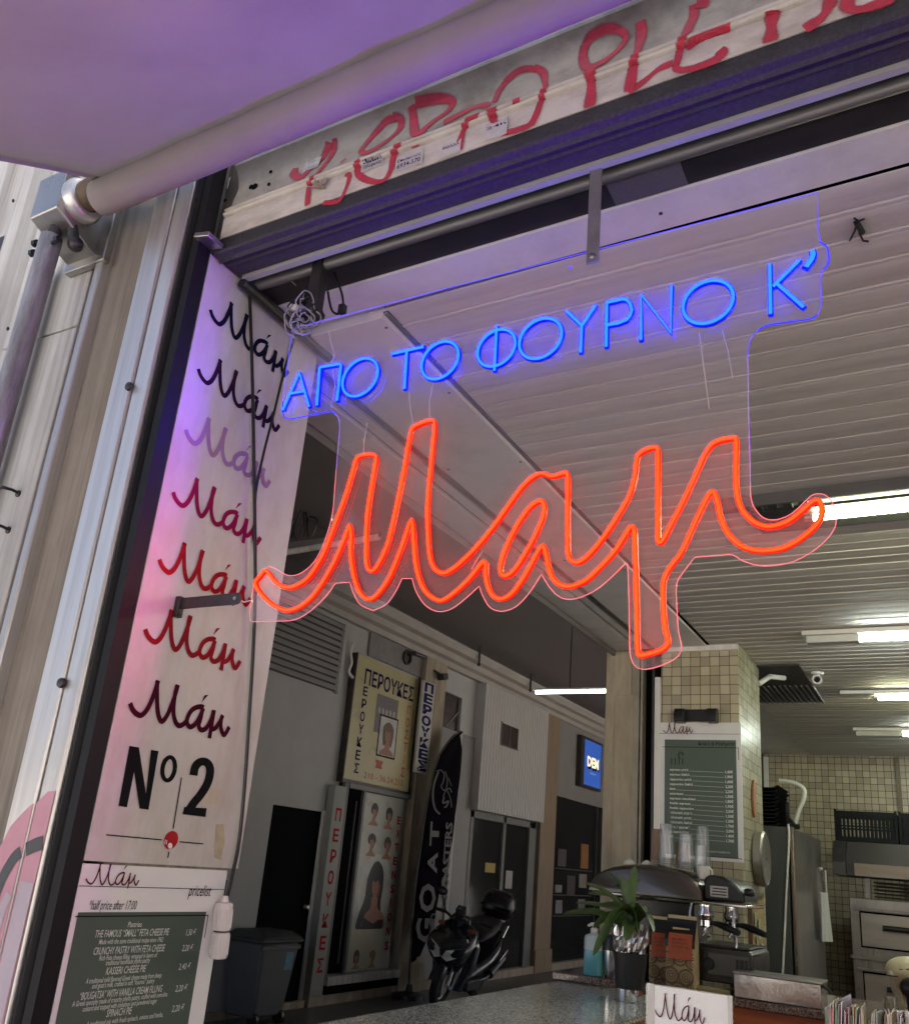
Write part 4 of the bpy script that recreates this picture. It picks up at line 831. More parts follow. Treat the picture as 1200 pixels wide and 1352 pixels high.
# row of printed leaflets at the lower right
lcol = [('pale', (.62,.60,.50)), ('cream', (.66,.60,.42)), ('mint', (.46,.54,.46)), ('rose', (.55,.30,.32)), ('white', (.72,.72,.70)), ('lilac', (.44,.38,.44))]
lm = [mat('leaflet_'+a, c, .6, 0, .12, 40) for a, c in lcol]
M_lred = mat('leaflet_red', (.50,.06,.09), .5, 0, .2, 80); M_lgrn = mat('leaflet_green', (.10,.26,.13), .5, 0, .2, 80)
lroot = None
for i in range(46):
    x = -.232+i*.0046; h = .277+random.uniform(-.010,.010)-.004*math.sin(i*.5)
    if lroot is None or i < 6:
        t = thing('leaflet', 'thin printed paper leaflet standing in the tight row at the lower right', 'leaflet', (x,1.9,1.14), 'leaflets standing in a row')
        m = MB(); r3 = Matrix.Rotation(.06,3,'Y'); m.obox((x,1.9,1.14+h/2), (.0016,.085,h), r3); m.build('sheet', lm[i % 6], t)
        if i % 2 == 0:
            m = MB(); m.box(x-.0014,x+.0012,1.856,1.8572,1.14+h*.2,1.14+h*.96); m.build('printed_edge', M_lred if i % 4 else M_lgrn, t)
        src = [o for o in bpy.data.objects if o.get('category') == 'leaflet'][:6]; lroot = src[0]
    else:
        o = copy_tree(src[random.randrange(6)], (x,1.9+random.uniform(-.006,.006),1.14-random.uniform(0,.012)))
        o.rotation_euler = (random.uniform(-.03,.03), random.uniform(-.05,.05), random.uniform(-.12,.12))
tl = thing('tall_leaflet', 'taller folded leaflet with red and green print leaning at the row end', 'leaflet', (-.235,1.88,1.14))
m = MB(); q = [P(1088,1330,'y',1.872), P(1122,1312,'y',1.93), P(1119,1326,'y',1.93), P(1092,1352,'y',1.872)]
m.prism([q[0],q[1],q[1]+V((0,0,-.2)),q[0]+V((0,0,-.25))], (.001,0,0)); m.build('sheet', lm[4], tl)
def qb(u, v): return q[0].lerp(q[1], u)+V((-.0012,-.001,-v))
for (u0, u1), mt in (((.06,.24),M_lred),((.29,.5),M_lgrn),((.55,.92),M_lred)):
    m = MB(); m.quad(qb(u0,.006), qb(u1,.006), qb(u1,.03), qb(u0,.035)); m.build('printed_block', mt, tl, 0)
# steel box on the rear counter
sb = thing('steel_box', 'battered stainless steel box at the front edge of the rear counter', 'box', (-.67,4.06,1.182))
m = MB(); m.box(-.838,-.51,3.975,4.16,1.183,1.272); m.build('box_body', mat('shiny_dented_steel', (.62,.60,.56), .2, 1, .12, 4, (1,1,1), .35, 22, (.35,.30,.25), 7, .6, rvar=.08), sb, bevel=.003)
m = MB(); m.box(-.842,-.506,3.971,4.164,1.2725,1.279); m.build('rim', M_sstl, sb, bevel=.001)
m = MB(); m.tube([(-.508,4.02,1.262),(-.49,4.05,1.25),(-.488,4.08,1.235)], .006, 6); m.build('latch', M_blkpl, sb)

# ---------------------------------------------------------------- coffee machine
cm = thing('coffee_machine', 'dark chrome espresso machine with rounded hood on the rear counter', 'coffee machine', (-1.15,4.3,1.182))
M_hood = mat('bronze_hood', (.16,.135,.12), .26, .75, .1, 3, (1,1,1), 0, 60, None, rvar=.06)
hp = [(-1.502,1.535),(-1.498,1.565),(-1.48,1.597),(-1.445,1.625),(-1.40,1.645),(-1.34,1.658),(-1.27,1.665),(-1.19,1.664),(-1.11,1.655),(-1.05,1.64),(-1.01,1.615),(-.99,1.58),(-.985,1.535)]
m = MB(); vs = []; N_ = len(hp); ring = []
for k, (yy, sc) in enumerate(((4.06,.80),(4.065,.90),(4.085,.965),(4.12,1.0),(4.30,1.0),(4.45,.97),(4.5,.85))):
    for (a, b) in hp: vs.append((-1.243+(a+1.243)*(.965+.035*sc), yy, 1.535+(b-1.535)*sc))
fs = [(k*N_+i, k*N_+i+1, (k+1)*N_+i+1, (k+1)*N_+i) for k in range(6) for i in range(N_-1)]+[tuple(range(N_)), tuple(6*N_+i for i in range(N_))]
m.add(vs, fs); m.build('hood', M_hood, cm, 60)
m = MB(); m.box(-1.49,-.80,4.075,4.46,1.520,1.534); m.build('chrome_trim', M_chrome, cm, bevel=.004)
m = MB(); m.box(-1.44,-1.06,4.22,4.48,1.30,1.52); m.build('back_body', mat('dark_chrome', (.10,.10,.10), .2, .8, .2, 6), cm, bevel=.01)
m = MB(); m.extr([(-.985,1.538),(-.985,1.625),(-.96,1.645),(-.90,1.64),(-.85,1.615),(-.815,1.575),(-.81,1.538)], 'y', 4.09, 4.40); m.build('control_head', M_blkpl, cm, bevel=.01)
m = MB(); m.box(-.955,-.88,4.083,4.089,1.555,1.60); m.build('silver_badge', M_sstl, cm, bevel=.001)
for i in range(3): 
    m = MB(); m.box(-.948+i*.002,-.885,4.080,4.082,1.563+i*.012,1.568+i*.012); m.build('badge_line', M_blkpl, cm)
m = MB(); m.lathe((-.815,4.11,1.585), [(.014,0),(.017,.01),(.017,.035),(.012,.042)], 14, (1,0,0)); m.build('steam_knob', M_blkpl, cm, 40)
for k, (gx_, gy_) in enumerate(((-.99,4.15),(-.90,4.25))):
    m = MB(); m.lathe((gx_,gy_,1.455), [(.026,0),(.034,.012),(.034,.03),(.028,.045),(.03,.065)], 20); m.build('group_head', M_chrome, cm, 40)
    m = MB(); m.lathe((gx_,gy_,1.425), [(.018,0),(.031,.006),(.031,.030)], 20); m.tube([(gx_,gy_,1.425),(gx_-.004,gy_,1.405),(gx_-.014,gy_-.012,1.388)], .007, 8); m.tube([(gx_,gy_,1.425),(gx_+.006,gy_,1.405),(gx_+.014,gy_-.012,1.388)], .007, 8); m.build('portafilter', M_chrome, cm, 40)
    m = MB(); m.tube([(gx_+.026,gy_-.004,1.446),(gx_+.06,gy_-.025,1.444),(gx_+.10,gy_-.05,1.436),(gx_+.155,gy_-.08,1.42)], [.009,.013,.016,.012], 12); m.build('portafilter_handle', M_blkpl, cm, 50)
for x, y in ((-1.05,4.14),(-.86,4.12)):
    m = MB(); m.tube(catmull([(x,y,1.52),(x-.005,y-.01,1.47),(x+.012,y-.03,1.40),(x+.01,y-.035,1.36)], 4), .0055, 8); m.build('steam_wand', M_chrome, cm, 50)
m = MB(); m.extr([(-1.06,1.215),(-1.075,1.25),(-1.075,1.31),(-1.05,1.345),(-1.0,1.352),(-.80,1.352),(-.785,1.335),(-.785,1.235),(-.80,1.215)], 'y', 4.10, 4.48); m.build('base_body', mat('dark_bronze_base', (.055,.05,.045), .3, .6, .2, 6), cm, bevel=.012)
m = MB(); m.box(-1.03,-.80,4.105,4.47,1.353,1.362); m.build('drip_tray', M_dkmetal, cm, bevel=.003)
m = MB(); m.box(-.97,-.80,4.093,4.099,1.245,1.33); m.build('front_plate', mat('plate_grey', (.11,.11,.10), .35, .5), cm, bevel=.002)
for i in range(3):
    m = MB(); m.box(-.852+i*.018,-.842+i*.018,4.086,4.0925,1.275,1.315); m.build('switch', M_blkpl, cm, bevel=.001)
m = MB(); m.lathe((-.965,4.097,1.285), [(.022,0),(.024,.006),(.02,.014)], 20, (0,-1,0)); m.build('gauge', M_blkpl, cm, 40)
for x in (-1.03,-.83):
    m = MB(); m.lathe((x,4.14,1.183), [(.02,0),(.016,.03)], 12); m.build('foot', M_blkpl, cm)
m = MB(); m.box(-1.40,-1.08,4.25,4.45,1.183,1.30); m.build('rear_base', M_blkpl, cm)
for x in (-1.357,-1.272):
    m = MB(); m.lathe((x,4.2,1.661), [(.026,0),(.026,.008),(.018,.018),(.004,.026)], 16); o = tag(m.build('cup_dome', M_white, None, 50), 'white domed lid on the coffee machine, %s' % ('nearest its left end' if x < -1.3 else 'between the other lid and the cups'), 'lid')
m = MB(); m.box(-1.0,-.86,4.0,4.07,1.184,1.20); tag(m.build('wooden_block', mat('pale_wood', (.36,.30,.15), .6, 0, .15, 8, (1,8,8)), bevel=.002), 'low pale wooden block at the foot of the coffee machine', 'block')
m = MB(); m.box(-.97,-.78,4.50,4.9,1.184,1.21); tag(m.build('serving_tray', M_sstl, bevel=.004), 'flat steel tray behind the coffee machine base', 'tray')

# cups stacked on the machine
M_pet = clear('clear_cup', (.90,.91,.91), 2.2, 1.5, .10, (.75,.78,.76), .12, .10)
M_cupbr = mat('kraft_cup', (.26,.17,.12), .6, 0, .1, 20)
def cupstack(x, y, z0, r, h, n, kind, label):
    t = thing('paper_cup_stack' if kind else 'clear_cup_stack', label, 'cups', (x,y,z0))
    m = MB(); m.lathe((x,y,z0), [(r,0),(r*.80,h*.88),(r*.76,h*.88),(r*.74,h)] if not kind else [(r,0),(r*.82,h),(0,h)], 26); m.build('outer_cup', M_cupbr if kind else M_pet, t, 40)
    for i in range(n):
        m = MB(); zz = z0+i*(h*.045 if kind else h*.05); m.lathe((x,y,zz), [(r*1.0-.0005*i,0),(r*1.04-.0008*i,.001),(r*1.05-.0008*i,.003),(r*1.0-.0008*i,.0045)], 26); m.build('cup_rim', mat('cup_rim_paper', (.56,.50,.40), .5) if kind else M_pet, t, 40)
cupstack(-1.225,4.22,1.664,.036,.165,8,1,'brown paper cup stack at the left end on the coffee machine')
cupstack(-1.170,4.16,1.666,.038,.185,4,0,'tallest clear plastic cup stack, on the left on the machine')
cupstack(-1.115,4.24,1.662,.034,.115,7,1,'short brown paper cup stack between the clear cups')
cupstack(-1.075,4.14,1.660,.038,.150,4,0,'clear plastic cup stack in the middle of the machine top')
cupstack(-1.028,4.26,1.650,.036,.205,5,0,'clear plastic cup stack standing behind the white mug')
cupstack(-1.012,4.15,1.650,.030,.115,4,0,'small clear cup stack at the right end of the hood')
mg = thing('coffee_mug', 'pale cup with round handle at the right end of the hood', 'cup', (-.985,4.12,1.62))
m = MB(); m.lathe((-.992,4.12,1.624), [(.02,0),(.026,.01),(.029,.055),(.026,.055),(.023,.01),(0,.008)], 20); m.build('cup_body', M_white, mg, 50)
m = MB(); m.tube([V((-.967+.016*math.sin(t), 4.112, 1.654+.018*math.cos(t))) for t in [i*math.pi/8 for i in range(9)]], .004, 6); m.build('handle', M_white, mg, 50)

# plant in the black cup
pt = thing('potted_plant', 'green leafy plant in a foil lined black cup with steel foot', 'plant', (-1.16,3.62,1.15))
pc = V((-1.158,3.62,1.15))
m = MB(); m.lathe(pc, [(.0,.0),(.052,.0),(.053,.004),(.053,.045),(.0,.045)], 30); m.build('steel_foot', M_chrome, pt, 40)
m = MB(); m.lathe(pc, [(.053,.045),(.066,.175),(.062,.175),(.05,.06)], 30); m.build('black_cup', mat('matte_black_cup', (.022,.022,.023), .55, 0, .1), pt, 40)
m = MB(); n_ = 40; vs = []
for j in range(6):
    for i in range(n_):
        t = 2*math.pi*i/n_; rr = .055+.0035*j+random.uniform(-.006,.006); vs.append(pc+V((rr*math.cos(t), rr*math.sin(t), .158+.019*j+(random.uniform(-.02,.024) if j == 5 else random.uniform(-.005,.005)))))
m.add(vs, [(j*n_+i, j*n_+(i+1) % n_, (j+1)*n_+(i+1) % n_, (j+1)*n_+i) for j in range(5) for i in range(n_)])
m.lathe(pc, [(.05,.2),(0,.205)], 16); m.build('foil', mat('crinkled_foil', (.72,.70,.68), .25, 1, .1, 30), pt, 0)
def leafmat(nm, c): return mat(nm, c, .42, 0, .3, 14, (1,1,1), .05, 60, (c[0]*1.7, c[1]*1.35, c[2]*.8), 5, .4)
LM = [leafmat('leaf_green', (.075,.14,.035)), leafmat('leaf_pale_green', (.13,.19,.075)), leafmat('leaf_dark_green', (.045,.095,.025))]
tips = [((743,1207),.034,0,3.50), ((772,1166),.026,1,3.62), ((783,1225),.038,0,3.52), ((783,1262),.034,0,3.46), ((800,1150),.026,0,3.66), ((838,1143),.026,0,3.62), ((862,1230),.040,2,3.50), ((846,1160),.022,0,3.72), ((776,1180),.028,1,3.74), ((826,1243),.036,0,3.47), ((806,1222),.030,2,3.45), ((868,1190),.026,2,3.75), ((820,1156),.03,1,3.6), ((842,1236),.03,0,3.50), ((790,1195),.03,1,3.56), ((812,1170),.026,2,3.68), ((760,1192),.024,1,3.7), ((852,1205),.028,0,3.46)]
crown = pc+V((0,0,.30))
for (tx, ty), wd, mi, yy in tips:
    e = P(tx, ty, 'y', yy); b = crown+V((random.uniform(-.03,.03), random.uniform(-.03,.03), random.uniform(-.05,.03))); mid = b.lerp(e, .45)+V((0,0,.035+.25*max(0, b.z-e.z)))
    path = catmull([pc+V(((b.x-pc.x)*.5,(b.y-pc.y)*.5,.2)), b, mid, e], 6); L = len(path); m = MB(); vs = []
    for i, p in enumerate(path):
        q = i/(L-1); t = (path[min(i+1, L-1)]-path[max(i-1, 0)]).normalized(); sd = t.cross(V((0,.6,.8))).normalized(); up = sd.cross(t)
        ww = wd*.74*(.12 if q < .33 else math.sin(math.pi*min(1, (q-.30)/.70))**.55*(1-.15*q)+.03)
        vs += [p-sd*ww+up*ww*.35, p, p+sd*ww+up*ww*.35]
    m.add(vs, [(i*3+k, i*3+k+1, i*3+k+4, i*3+k+3) for i in range(L-1) for k in range(2)]); m.build('leaf', LM[mi], pt, 180)
m = MB(); m.tube([pc+V((0,0,.19)), crown], .008, 8); m.build('stem', LM[1], pt, 50)

# soap and shaker bottles
sp_ = thing('soap_bottle', 'clear pump bottle of blue soap standing on the brown granite', 'bottle', (-1.446,4.0,1.182))
bc = V((-1.446,4.0,1.183))
def rlathe(m, c, prof, sx, sy, n=28):
    vs = []; 
    for r, h in prof:
        for k in range(n):
            t = 2*math.pi*k/n; ex = .65; cx_, sx_ = math.cos(t), math.sin(t)
            vs.append(c+V((sx*r*math.copysign(abs(cx_)**ex, cx_), sy*r*math.copysign(abs(sx_)**ex, sx_), h)))
    L = len(prof); m.add(vs, [(i*n+k, i*n+(k+1) % n, (i+1)*n+(k+1) % n, (i+1)*n+k) for i in range(L-1) for k in range(n)]+[tuple(range(n))[::-1], tuple((L-1)*n+k for k in range(n))])
m = MB(); rlathe(m, bc, [(.9,0),(1,.004),(1,.104)], .042, .03); m.build('soap', mat('blue_soap', (.14,.42,.50), .25, 0, .05, 4), sp_, 40)
m = MB(); rlathe(m, bc, [(1,.104),(1,.150),(.9,.162),(.42,.170),(.36,.176)], .042, .03); m.build('bottle_top', mat('milky_plastic', (.50,.58,.60), .3, 0, .05, 4), sp_, 40)
m = MB(); m.lathe(bc+V((0,0,.176)), [(.016,0),(.017,.015),(.008,.02),(.006,.03)], 16); m.tube([bc+V((.006,0,.207)), bc+V((-.012,-.004,.208)), bc+V((-.028,-.008,.200))], [.010,.008,.005], 8); m.build('pump', M_white, sp_, 40)
sk = thing('steel_shaker', 'steel shaker with dark cap hidden behind the soap and plant', 'shaker', (-1.368,4.02,1.182))
m = MB(); m.lathe((-1.368,4.02,1.183), [(.030,0),(.034,.01),(.040,.11)], 24); m.build('steel_body', M_chrome, sk, 40)
m = MB(); m.lathe((-1.368,4.02,1.293), [(.041,0),(.041,.03),(.03,.06),(.012,.066)], 24); m.build('dark_cap', M_blkpl, sk, 40)
pb = thing('pump_bottle', 'second pump bottle with white top half hidden behind the foil', 'bottle', (-1.268,4.12,1.182))
m = MB(); m.lathe((-1.268,4.12,1.183), [(.03,0),(.032,.15),(.012,.17)], 20); m.build('bottle_body', M_blkpl, pb, 40)
m = MB(); m.lathe((-1.268,4.12,1.353), [(.014,0),(.014,.02),(.006,.03),(.006,.045)], 14); m.tube([(-1.262,4.12,1.40),(-1.29,4.11,1.397)], .009, 8); m.build('pump', M_white, pb, 40)

# coffee bags
def bag(x, y, rz, w, h, label):
    t = thing('coffee_bag', label, 'coffee bag', (x,y,1.183), 'kraft coffee bags in front of the machine'); d = .075
    R = Matrix.Rotation(rz, 3, 'Z')
    def W(a, b, c): return V((x,y,1.183))+R@V((a,b,c))
    m = MB(); prof = [(0,.5,.5),(.02,.52,.52),(h*.4,.51,.54),(h*.68,.50,.48),(h*.82,.49,.28),(h*.90,.485,.10),(h,.48,.05)]; vs = []
    for z, a, b in prof:
        for k in range(16):
            tt = 2*math.pi*k/16+math.pi/16; c, s_ = math.cos(tt), math.sin(tt); vs.append(W(w*a*math.copysign(abs(c)**.35, c), d*b*math.copysign(abs(s_)**.45, s_), z+random.uniform(-.002,.002)))
    L = len(prof); m.add(vs, [(i*16+k, i*16+(k+1) % 16, (i+1)*16+(k+1) % 16, (i+1)*16+k) for i in range(L-1) for k in range(16)]+[tuple(range(16))[::-1], tuple((L-1)*16+k for k in range(16))]); m.build('paper_body', M_kraft, t, 50)
    # dark folded top, label, printed rings
    ydf = lambda z: -d*.5*(1.06 if z < h*.5 else (.98 if z < h*.66 else max(.12, .96-(z-h*.66)/(h*.25)*.80)))-.0035
    def F(a, z, e=0): return W(a, ydf(z)-e, z)
    m = MB(); zs = [h*.56,h*.66,h*.72,h*.78,h*.84,h*.90,h*.955]; vs = []
    for z in zs: vs += [F(-w*.505,z,.001), F(w*.505,z,.001)]
    m.add(vs, [(2*i, 2*i+1, 2*i+3, 2*i+2) for i in range(len(zs)-1)]); m.build('dark_band', M_blkpl, t, 0)
    m = MB(); zs = [h*.958, h*1.002]; m.quad(F(-w*.47,zs[0],.003), F(w*.46,zs[0],.003), F(w*.46,zs[1],.003), F(-w*.47,zs[1],.003)); m.build('top_fold', mat('pale_kraft', (.58,.46,.28), .7), t, 0)
    m = MB(); zs = [h*.40,h*.5,h*.6,h*.70,h*.755]; vs = []
    for z in zs: vs += [F(-w*.38,z,.004), F(w*.42,z,.004)]
    m.add(vs, [(2*i, 2*i+1, 2*i+3, 2*i+2) for i in range(len(zs)-1)]); m.build('red_label', M_bagred, t, 0)
    m = MB()
    for cx_, cz_ in ((-.40,.38),(.02,.42),(.45,.38),(.22,.16),(-.28,.17),(.50,.02),(-.05,-.02)):
        for rr in (.25,.215,.13,.06):
            pts = []
            for k in range(25):
                tt = 2*math.pi*k/24; a, z = w*cx_+rr*w*math.cos(tt), h*cz_+rr*w*math.sin(tt); pts.append((a, z))
            seg = []
            for a, z in pts+[(9,9)]:
                if abs(a) <= w*.49 and .004 < z < h*.55: seg.append((a, z))
                else:
                    if len(seg) > 1: ribbon2(m, seg, .004, lambda u, v, hh: F(u, v, .0015), 0, 1, False)
                    seg = []
    m.build('printed_rings', mat('brown_print', (.16,.10,.05), .7), t, 0)
    m = MB()
    for i in range(3): text(m, ('ΚΑΦΕΣ','ESPRESSO','1000 g')[i], lambda u, v, hh: F(u, v, .0055), -w*.25, w*.28, h*(.66-.05*i), h*(.685-.05*i), .0)
    m.build('label_lettering', mat('dark_label_print', (.12,.03,.015), .6), t, 0)
bag(-1.058,4.02,-.05,.128,.283,'front kraft coffee bag with red label right of the plant')
bag(-1.168,4.10,.12,.105,.268,'rear kraft coffee bag half hidden behind the plant')
m = MB(); m.box(-1.20,-1.11,4.14,4.19,1.184,1.40); tag(m.build('red_packet', mat('red_foil', (.42,.05,.02), .35, 0, .1), bevel=.006), 'red packet standing behind the two coffee bags', 'packet')

# cream mixer and glass at the right edge
mx_ = thing('drinks_mixer', 'cream rounded countertop mixer with dark front at the right edge', 'mixer', (-.2,4.2,1.182)); M_cream = mat('cream_enamel', (.62,.56,.36), .3, 0, .05, 4)
P0 = P(1200,1290,'y',4.2); mxx = P0.x
m = MB(); m.ball((mxx,4.2,1.345), (.085,.08,.055), 22, 14); m.box(mxx-.072,mxx+.072,4.14,4.26,1.315,1.345); m.build('motor_head', M_cream, mx_, 60, bevel=.01)
m = MB(); m.tube([(mxx-.062,4.2,1.33),(mxx-.05,4.2,1.27),(mxx-.035,4.2,1.19)], [.02,.016,.014], 10); m.build('side_stand', M_cream, mx_, 60)
m = MB(); m.box(mxx-.076,mxx+.076,4.135,4.142,1.322,1.327); m.tube([(mxx-.03,4.128,1.352),(mxx-.0,4.124,1.356),(mxx+.03,4.128,1.352)], .003, 6); m.build('trim_line', M_dkmetal, mx_)
m = MB(); m.ball((mxx+.012,4.11,1.29), (.045,.03,.04), 16, 10); m.lathe((mxx+.02,4.11,1.2), [(.028,0),(.034,.06),(.03,.1)], 18); m.build('dark_front', M_blkpl, mx_, 60)
m = MB(); m.lathe((mxx,4.19,1.183), [(.07,0),(.07,.012),(.05,.02)], 24); m.build('base', M_cream, mx_, 40)
p = P(1176,1326,'y',4.02); m = MB(); m.lathe((p.x,4.02,1.183), [(.02,0),(.024,.001),(.026,.075),(.024,.075),(.021,.006),(0,.006)], 22); tag(m.build('drinking_glass', clear('glass', (.9,.9,.88), 1.2, 1.5, .05, (.7,.7,.65), .02, .02), None, 40), 'small drinking glass beside the cream mixer', 'glass')
p = P(1192,1335,'y',3.99); m = MB(); m.obox((p.x,4.0,1.20), (.075,.05,.035), Matrix.Rotation(.3,3,'Z')); tag(m.build('folded_cloth', mat('white_blue_cloth', (.66,.68,.74), .9, 0, .1, 30), bevel=.008), 'folded white cloth in front of the cream mixer', 'cloth')

# ---------------------------------------------------------------- kitchen at the back
cb = thing('steel_cabinet', 'tall dark steel cabinet with a cable down its front by the pillar', 'cabinet', (-1.4,7.2,0))
m = MB(); m.box(-1.60,-.998,6.5,7.9,0,2.02); m.build('cabinet_body', mat('grey_cabinet', (.075,.08,.077), .5, .3, .2, 3, (6,6,.7), .04, 50, (.05,.05,.05), 3, .5, (4,4,.6)), cb, bevel=.006)
m = MB(); m.box(-.984,-.962,6.492,6.56,0,2.022); m.build('corner_trim', mat('copper_trim', (.30,.24,.19), .3, .8, .25, 4, (4,4,1.5)), cb, bevel=.004)
m = MB(); m.box(-.994,-.966,6.565,7.9,.02,2.018); m.build('side_panel', M_sstl, cb, bevel=.004)
m = MB(); m.tube([(-.955,7.82,1.80),(-.93,7.85,1.79),(-.93,7.85,1.45)], .014, 8); m.build('handle', M_chrome, cb)
m = MB(); m.tube(catmull([P(1040,1088,'y',6.48), P(1041,1110,'y',6.485), P(1038,1170,'y',6.485), P(1035,1240,'y',6.485), P(1032,1300,'y',6.485), P(1031,1340,'y',6.485)], 4), .008, 7); m.build('power_cord', M_wtrim, cb, 60)
tw = thing('hanging_cloth', 'white cloth strip hanging from the steel cabinet handle', 'cloth', (-.93,7.86,1.25))
m = MB(); a, b, c_, d_ = P(1083,1178,'x',-.93), P(1086,1178,'x',-.93), P(1092,1243,'x',-.93), P(1085,1243,'x',-.93); m.prism([a, b+V((.02,.05,0)), c_+V((.03,.03,0)), d_], (.006,0,0)); m.build('cloth', M_white, tw)
m = MB(); m.tube(catmull([P(1028,1031,'y',6.6), P(1044,1033,'y',6.6), P(1055,1037,'y',6.6), P(1061,1044,'y',6.6), P(1060,1056,'y',6.6), P(1054,1070,'y',6.6), P(1049,1088,'y',6.6)], 5), .016, 12); tag(m.build('bent_pipe', mat('white_hose', (.60,.62,.55), .4), None, 60), 'white bent hose rising from the steel cabinet top', 'hose')
M_crate = mat('black_crate', (.010,.011,.013), .7, 0, .2, spec=.15)
def crate(x0, x1, y0, y1, z0, z1, label, group=None, name='plastic_crate'):
    t = thing(name, label, 'crate', ((x0+x1)/2,(y0+y1)/2,z0), group)
    m = MB(); b = .018
    m.box(x0,x1,y0,y1,z0,z0+.012)
    for (a0, a1, c0, c1) in ((x0,x1,y0,y0+b),(x0,x1,y1-b,y1),(x0,x0+b,y0+b,y1-b),(x1-b,x1,y0+b,y1-b)):
        m.box(a0,a1,c0,c1,z0+.012,z0+.035); m.box(a0,a1,c0,c1,z1-.04,z1)
        n = max(3, int(max(a1-a0, c1-c0)/.03))
        for k in range(n+1):
            if a1-a0 > c1-c0: xx = a0+(a1-a0-.01)*k/n; m.box(xx,xx+.017,c0+.003,c1-.003,z0+.035,z1-.04)
            else: yy = c0+(c1-c0-.01)*k/n; m.box(a0+.003,a1-.003,yy,yy+.017,z0+.035,z1-.04)
        zm = (z0+z1)/2; m.box(a0+.004,a1-.004,c0+.004,c1-.004,zm-.006,zm+.006)
    m.build('slatted_body', M_crate, t, 0)
    for xx in (x0-.004, x1-.014):
        m = MB(); m.box(xx,xx+.018,y0-.004,y0+.016,z0,z1+.012); m.build('corner_post', M_crate, t)
crate(-.865,-.41,8.05,8.4,2.035,2.275,'black plastic crate on the oven hood, left one of the pair','crates on the oven hood')
crate(-.39,.06,8.05,8.4,2.035,2.275,'black plastic crate on the oven hood, cut by the right edge','crates on the oven hood')
st_ = thing('tray_stack', 'stack of black baking trays on top of the steel cabinet', 'trays', (-1.2,6.75,2.02))
for i in range(11):
    m = MB(); z = 2.024+i*.0255; m.extr([(-1.5,z),(-1.085-.006*(i % 3),z),(-1.05-.006*(i % 3),z+.022),(-1.058-.006*(i % 3),z+.023),(-1.095,z+.006),(-1.5,z+.006)], 'y', 6.55, 7.0); m.build('tray', M_crate, st_, 0)
m = MB(); m.box(-1.035,-1.015,6.7,6.74,2.022,2.20); m.tube([(-1.02,6.6,2.10),(-.98,6.58,2.06),(-.95,6.6,2.03)], .012, 8); m.tube([(-1.0,6.58,2.03),(-.93,6.58,2.03)], .018, 8); tag(m.build('hose_fitting', M_blkpl), 'black hose fitting on the steel cabinet top', 'fitting')
# hood and oven
hd_ = thing('oven_hood', 'steel extraction hood with dark top above the deck oven', 'hood', (.0,8.4,1.76))
m = MB(); m.extr([(7.85,1.765),(7.85,1.865),(8.0,2.03),(8.5,2.03),(8.5,1.765)], 'x', -.78, 1.2); m.build('hood_body', mat('dark_hood_steel', (.035,.03,.027), .6, .2, .2, 3), hd_, bevel=.004)
m = MB(); m.box(-.72,1.2,7.84,7.849,1.768,1.862); m.build('front_lip', mat('warm_steel_lip', (.24,.19,.165), .45, .5, .15, 3, (.5,6,6)), hd_)
m = MB(); m.extr([(7.85,1.765),(7.85,1.865),(8.0,2.03),(8.5,2.03),(8.5,1.765)], 'x', -.88, -.782); m.build('side_lip', M_dkmetal, hd_)
ov = thing('deck_oven', 'stainless two deck oven with black bar handles at the back', 'oven', (.2,8.6,0))
m = MB(); m.box(-.815,1.1,8.3,9.2,.3,1.608); m.build('oven_body', M_sstl, ov, bevel=.006)
m = MB(); m.box(-.69,-.655,8.34,8.4,1.61,1.764); m.box(.9,.94,8.34,8.4,1.61,1.764); m.build('hood_post', M_sstl, ov)
m = MB()
for k in range(5): m.box(-.63,.9,8.36,8.9,1.62+k*.028,1.632+k*.028)
m.build('vent_shelf', mat('dark_shelf_metal', (.06,.05,.045), .6, .4, .4, 6), ov)  # dark mottled metal between oven and hood
for z0, z1, zh in ((1.245,1.495,1.415),(.80,1.045,.97)):
    d = None
    m = MB(); m.box(-.735,.95,8.283,8.299,z0,z1); d = m.build('oven_door', mat('door_steel', (.46,.43,.40), .34, .85, .12, 3, (.8,4,4)), ov, bevel=.003)
    m = MB(); m.box(-.745,.96,8.2905,8.2985,z0-.012,z1+.012); m.build('door_gap', M_gap, d)
    m = MB(); m.box(-.78,.97,8.262,8.295,z1+.016,z1+.036); m.build('door_ledge', M_sstl, d, bevel=.004)
    m = MB(); m.tube([(-.575,8.24,zh-.02),(.5,8.24,zh-.02)], .021, 12); m.box(-.55,-.53,8.24,8.283,zh-.03,zh-.01); m.build('handle', M_blkpl, d, 50)
m = MB(); m.box(-.83,1.0,8.27,8.298,1.145,1.172); m.box(-.70,-.66,8.285,8.298,1.06,1.23); m.build('divider_rail', M_sstl, ov, bevel=.003)
m = MB(); m.box(-.455,-.415,9.36,9.398,0,2.9); tag(m.build('brown_conduit', mat('brown_conduit_paint', (.12,.09,.045), .5)), 'brown vertical conduit on the tiled back wall', 'conduit')
m = MB(); m.box(-1.70,-1.645,9.34,9.398,0,2.9); tag(m.build('dark_door_frame', mat('dark_frame', (.05,.035,.03), .6)), 'dark vertical frame at the left end of the back wall', 'frame')
m = MB(); m.box(-1.643,-1.60,9.35,9.398,0,2.88); tag(m.build('cream_corner_strip', M_wtrim), 'cream corner strip beside the dark frame on the back wall', 'strip')
